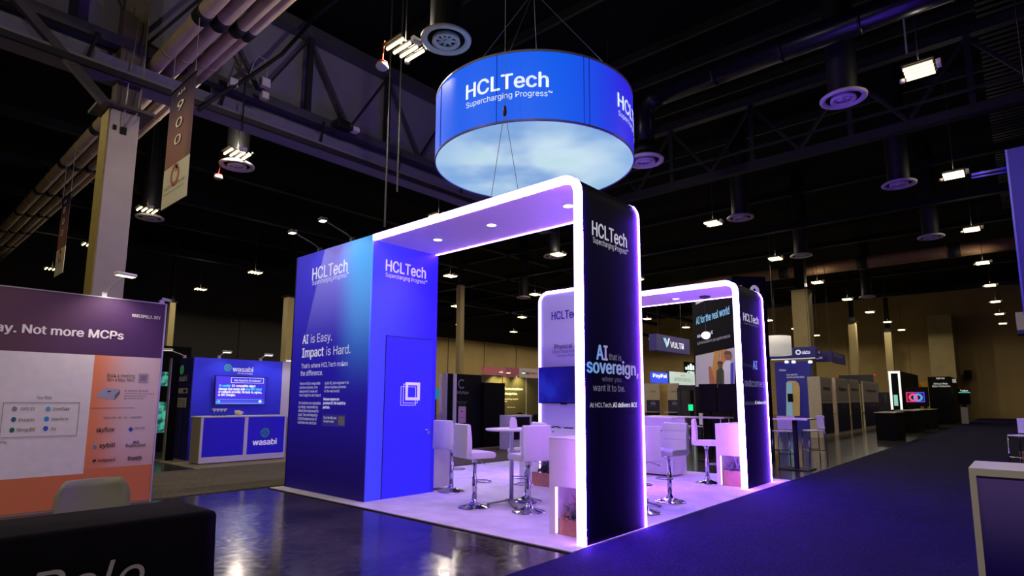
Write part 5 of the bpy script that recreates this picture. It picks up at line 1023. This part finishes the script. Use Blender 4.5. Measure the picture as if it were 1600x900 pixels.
# --- right of the second arch
q = at(1210, 538, 'x', 23.9); t = thing('hanging_cylinder_sign', 'small white lit round hanging sign right of the second arch', 'hanging sign', q); z0 = at(1222, 553, 'x', 23.2).z; z1 = at(1222, 523, 'x', 23.2).z
obj('drum', MB().lathe([(.001, z0), (.72, z0), (.72, z1), (.001, z1)], 28, (23.9, q.y, 0)), P('#d8d4cc', .45), t, True); text('99', (23.17, q.y+.35, (z0+z1)/2-.1), (0, -1, 0), .3, .22, P('#6a6864'), t, d=.03); obj('cable', MB().tube([(23.9, q.y, z1), (23.9, q.y, ZC)], .012, 6), ck, t)
obj('red_tail', MB().box(23.2, 23.25, q.y+.3, q.y+.4, z0-.3, z0), P('#b02818', .1), t)
t = hang('dark blue hanging sign with ring emblem and white wordmark', 'x', 27, 1200, 543, 1274, 560, P('#10105a', .35), .6); tpx('okta', 'x', 27, 1253, 553.5, 1266, 552.5, 548, P('#d8dcf4', .5), t, bold=.02, d=.03); obj('emblem', ring_mb(at(1247.5, 550.5, 'x', 27)+V((-.03, 0, 0)), (0, -1, 0), (0, 0, 1), .07, .13, .01), P('#d8dcf4', .5), t); box('light_rail', 26.98, 27.0, at(1274, 560, 'x', 27).y, at(1205, 560, 'x', 27).y, at(1240, 561.5, 'x', 27).z, at(1240, 560, 'x', 27).z, mat('#d8d8e8', .4, emit=.4, noise=.03), t)
t = thing('stand_wall', 'blue stand wall with rounded doorway right of the second arch', 'stand wall', at(1240, 660, 'x', 25)); t.location.z = 0
a = at(1212, 600, 'x', 25); b = at(1268, 600, 'x', 25); z1 = at(1240, 565, 'x', 25).z; box('wall', 25, 25.15, b.y, a.y, 0, z1, P('#1c1c84', .22), t)
dm_ = [(1229, 650), (1229, 598), (1232, 595), (1243, 595), (1248, 599), (1250, 606), (1250, 650)]; obj('doorway_arch', ppoly('x', 25, dm_, .05, .005), P('#b09460', .25), t); obj('doorway_view', ppoly('x', 25, [(1230, 650), (1230, 599), (1233, 597), (1238, 598), (1239, 650)], .02, .06), P('#7aa8c8', .4), t); obj('doorway_screen', rect('x', 24.9, 1231, 615, 1239, 628, .03), bl, t)
for b_, x0, y, x1 in (('Okta', 1217.5, 580, 1228), ('secure agents fast', 1229, 587, 1246), ('with the identity fabric', 1229, 591, 1257)): tpx(b_, 'x', 25, x0, y, x1, y-.5, y-3, P('#c8c8e0', .3), t, bold=.01, d=.01)
for x in (1229, 1240, 1266): q = at(x, 565.5, 'x', 24.93); tag(obj('spot_light', MB().lathe([(.001, -.06), (.09, -.05), (.08, .05), (.001, .07)], 12, q), mat('#ffffff', .4, emit=2.0, ecol='#e8e8ff', key='okspot'), None, True), {1229: 'tiny spotlight over the blue doorway wall, left one', 1240: 'tiny spotlight over the blue doorway wall, middle one', 1266: 'tiny spotlight over the blue doorway wall, right one'}[x], 'spotlight')
t = hang('purple hanging banner box with white lettering behind the white kiosks', 'x', 29, 1274, 549, 1300, 565, P('#241458', .2), .3); tpx('EA', 'x', 29, 1276, 552.5, 1281, 552.5, 549, P('#c8c0e0', .3), t, bold=.03, d=.02); tpx('LLION', 'x', 29, 1275.5, 561, 1285, 561, 557.5, P('#c8c0e0', .3), t, bold=.03, d=.02)
a = at(1300, 560, 'x', 29); box('side_face', 29.0, at(1320, 560, 'y', a.y).x, a.y-.02, a.y, at(1300, 567, 'x', 29).z, at(1300, 549.5, 'x', 29).z, P('#1c1048', .2), t); tpx('PRISM', 'y', a.y-.02, 1303, 558, 1316, 559, 553, P('#6a6088', .2), t)
kw = mat('#cdc0ac', .6, noise=.06); pods = ((1263, 1287, 1300, 684, 588, 'first and nearest white kiosk in the right-hand row'), (1302, 1311, 1326, 680, 590, 'second white kiosk in the right-hand row'), (1328, 1332, 1343, 676, 592, 'third white kiosk, curved top, in the right-hand row'), (1347, 1353, 1374, 671, 595, 'fourth white kiosk with split panels in the right-hand row'))
for i, (xl, xc, xr, yb, yt, l) in enumerate(pods):
    t, p, x1, y1, z1 = cbox('kiosk', l, 'kiosk', xl, xc, xr, yb, yt, kw, None, 'white kiosks in the right-hand row')
    box('poster', p.x+.1, x1-.05, p.y-.02, p.y, .15, z1*.56, P('#1c1a3e'), t); box('header', p.x+.05, x1-.02, p.y-.012, p.y, z1*.6, z1*.97, P('#b4aa9c'), t)
    text(('Verta', 'Sigma', 'Nova', 'hyper')[i], (p.x+(x1-p.x)*.2, p.y-.012, z1*.78), (1, 0, 0), (x1-p.x)*.6, .14, P('#3a3430'), t, bold=.02, d=.01); text('AI4', (p.x+(x1-p.x)*.35, p.y-.02, z1*.46), (1, 0, 0), (x1-p.x)*.3, .13, P('#6a66a0'), t, bold=.02, d=.01)
    box('shelf', p.x-.35, p.x, p.y+.1, min(y1-.05, p.y+.6), .9, .93, mat('#a8a090', .5, noise=.03), t) if i else None
t, p, x1, y1, z1 = cbox('white_framed_kiosk', 'tall black kiosk outlined in glowing white beyond the white kiosks', 'kiosk', 1391, 1413, 1437, 664, 579.5, bl)
KX = p.x
for a_, b_ in ((p.y, p.y+.12), (y1-.12, y1)): box('light_frame', p.x-.03, p.x, a_, b_, z1*.28, z1, mat('#ffffff', .4, emit=.9, ecol='#f0f4ee', key='kf'), t)
box('light_frame', p.x-.03, p.x, p.y+.12, y1-.12, z1-.14, z1, MATS['kf'], t); obj('inset_screen', rect('x', p.x, 1397, 617, 1403, 634, .04), mat('#1a4038', .4, emit=.8, ecol='#9adcc8', noise=.1), t)
t = thing('lcd_screen', 'small screen with red and blue glowing circles on a black stand', 'screen', at(1430, 650, 'y', 4)); YR_ = at(1430, 660, 'z', 0).y
XR_ = KX; t.location = (XR_, YR_, 0)
g = NG('rb_frame'); c = g.mix(g.y, '#3a40f0', '#f02a5a'); obj('frame', rect('x', XR_, 1416, 612.5, 1445, 628.5, .05), g.done(c, .4, emit=.8, base=False), t); obj('screen', rect('x', XR_-.05, 1418, 614.5, 1443, 626.5, .01), P('#0a0820', .2), t)
for x, h in ((1427, '#f05080'), (1434.5, '#4aa0f0')): c_ = at(x, 621, 'x', XR_-.07); obj('circle', ring_mb(c_, (0, -1, 0), (0, 0, 1), .13, .24, .01), P(h, .8), t)
a = at(1450, 620, 'x', XR_); b = at(1414, 620, 'x', XR_); box('stand_body', XR_, XR_+.4, a.y, b.y, 1.15, at(1430, 605, 'x', XR_).z, bl, t); box('stand_leg', XR_+.05, XR_+.3, a.y+.1, a.y+.25, 0, 1.15, blk2, t); box('stand_leg', XR_+.05, XR_+.3, b.y-.25, b.y-.1, 0, 1.15, blk2, t)
t, p, x1, y1, z1 = cbox('data_stand', 'black stand with white ethical web data slogan near the far wall', 'stand', 1452, 1491, 1498, 663, 588, bl); wx = p.x
for b_, x0, y, x1_ in (('bright data', 1463, 592.3, 1476), ('Ethical Web', 1459, 600.8, 1481), ('Data Collection', 1457, 604.8, 1485)): tpx(b_, 'x', wx, x0, y, x1_, y, y-2.7, P('#e8e8e0', .3), t, bold=.02, d=.02)
obj('badge', rect('x', wx, 1488, 592, 1494, 598, .02), P('#c8c8c0', .2), t)
t = thing('teal_sign', 'small dark sign with teal underline right of the black data stand', 'sign', at(1507, 650, 'x', wx+2)); t.location.z = 0; obj('board', rect('x', wx+2, 1497, 608, 1516, 632, .05), bl, t); obj('underline', rect('x', wx+1.95, 1497.5, 612.5, 1516, 614, .03), mat('#48c8b0', .4, emit=.7, noise=.05), t); tpx('Taskus', 'x', wx+1.95, 1500, 611.5, 1513, 611.3, 609, P('#f0f0e8', .6), t, bold=.03); a = at(1507, 632, 'x', wx+2); box('post', wx+2, wx+2.1, a.y-.1, a.y+.1, 0, a.z, blk2, t)
a = at(1505, 655, 'x', wx+1); t = thing('poster_stand', 'pale leaning poster panel at the end of the right-hand row', 'poster', (wx+1, a.y, 0)); box('panel', wx+1, wx+1.06, at(1512, 640, 'x', wx+1).y, at(1501, 640, 'x', wx+1).y, 0, at(1506, 636, 'x', wx+1).z, P('#a8a498'), t); obj('foot', MB().box(wx+.8, wx+1.3, a.y-.3, a.y+.3, 0, .03), blk2, t)
t = thing('wall_speaker', 'dark loudspeaker box mounted on the far beige wall', 'speaker', at(1513, 585, 'x', 60.5)); obj('cabinet', rect('x', 61.2, 1507, 579, 1519, 592.5, .6), bl, t); q = at(1513, 585, 'x', 61); box('bracket', 61.2, 61.95, q.y-.1, q.y+.1, q.z-.1, q.z+.1, blk2, t)
for i, (xl, xc, xr, yb, l) in enumerate(((1365, 1401, 1407, 689, 'black draped demo table nearest in the right-hand row'), (1396, 1432, 1438, 677, 'second black draped demo table in the right-hand row'), (1420, 1455, 1460, 671, 'third black draped demo table beside the data stand'))):
    p = at(xc, yb, 'z', 0); t, p, x1, y1, z1 = cbox('demo_table', l, 'table', xl, xc, xr+3, yb, yb-(yb-629)*.72, bl, None, 'black draped demo tables'); box('top', p.x-.03, x1+.03, p.y-.03, y1+.03, z1, z1+.03, mat('#a09a88', .5, noise=.05), t)
for i, (x0, y0, x1_, y1_, X_, l) in enumerate(((1374, 613, 1391, 645, 26, 'dark display board between the white kiosks and the framed kiosk'), (1311, 586, 1365, 600, 40, 'dark header board behind the white kiosks'))):
    t = thing('display_board', l, 'board', at((x0+x1_)/2, 650, 'x', X_)); t.location.z = 0; obj('board', rect('x', X_, x0, y0, x1_, y1_, .1), P('#14141c'), t); a = at((x0+x1_)/2, y1_, 'x', X_); box('post', X_, X_+.1, a.y-.06, a.y+.06, 0, a.z+.02, blk2, t)
    if i == 0: obj('label_strip', rect('x', X_-.1, 1382, 616, 1386, 630, .02), P('#3a3c48'), t)
for x, y, l in ((1311, 587.5, 'tiny red exit sign left on the far wall'), (1367, 586, 'tiny red exit sign right on the far wall')):
    tag(obj('exit_sign', rect('x', 61.9, x-2, y-1.3, x+2, y+1.3, .08), mat('#c03020', .4, emit=.5, noise=.1)), l, 'exit sign')
tag(obj('yellow_sign', rect('x', 45, 1438, 597, 1451, 664, .1), P('#b07818', .15)), 'yellow and orange board peeking above the black stands', 'board')
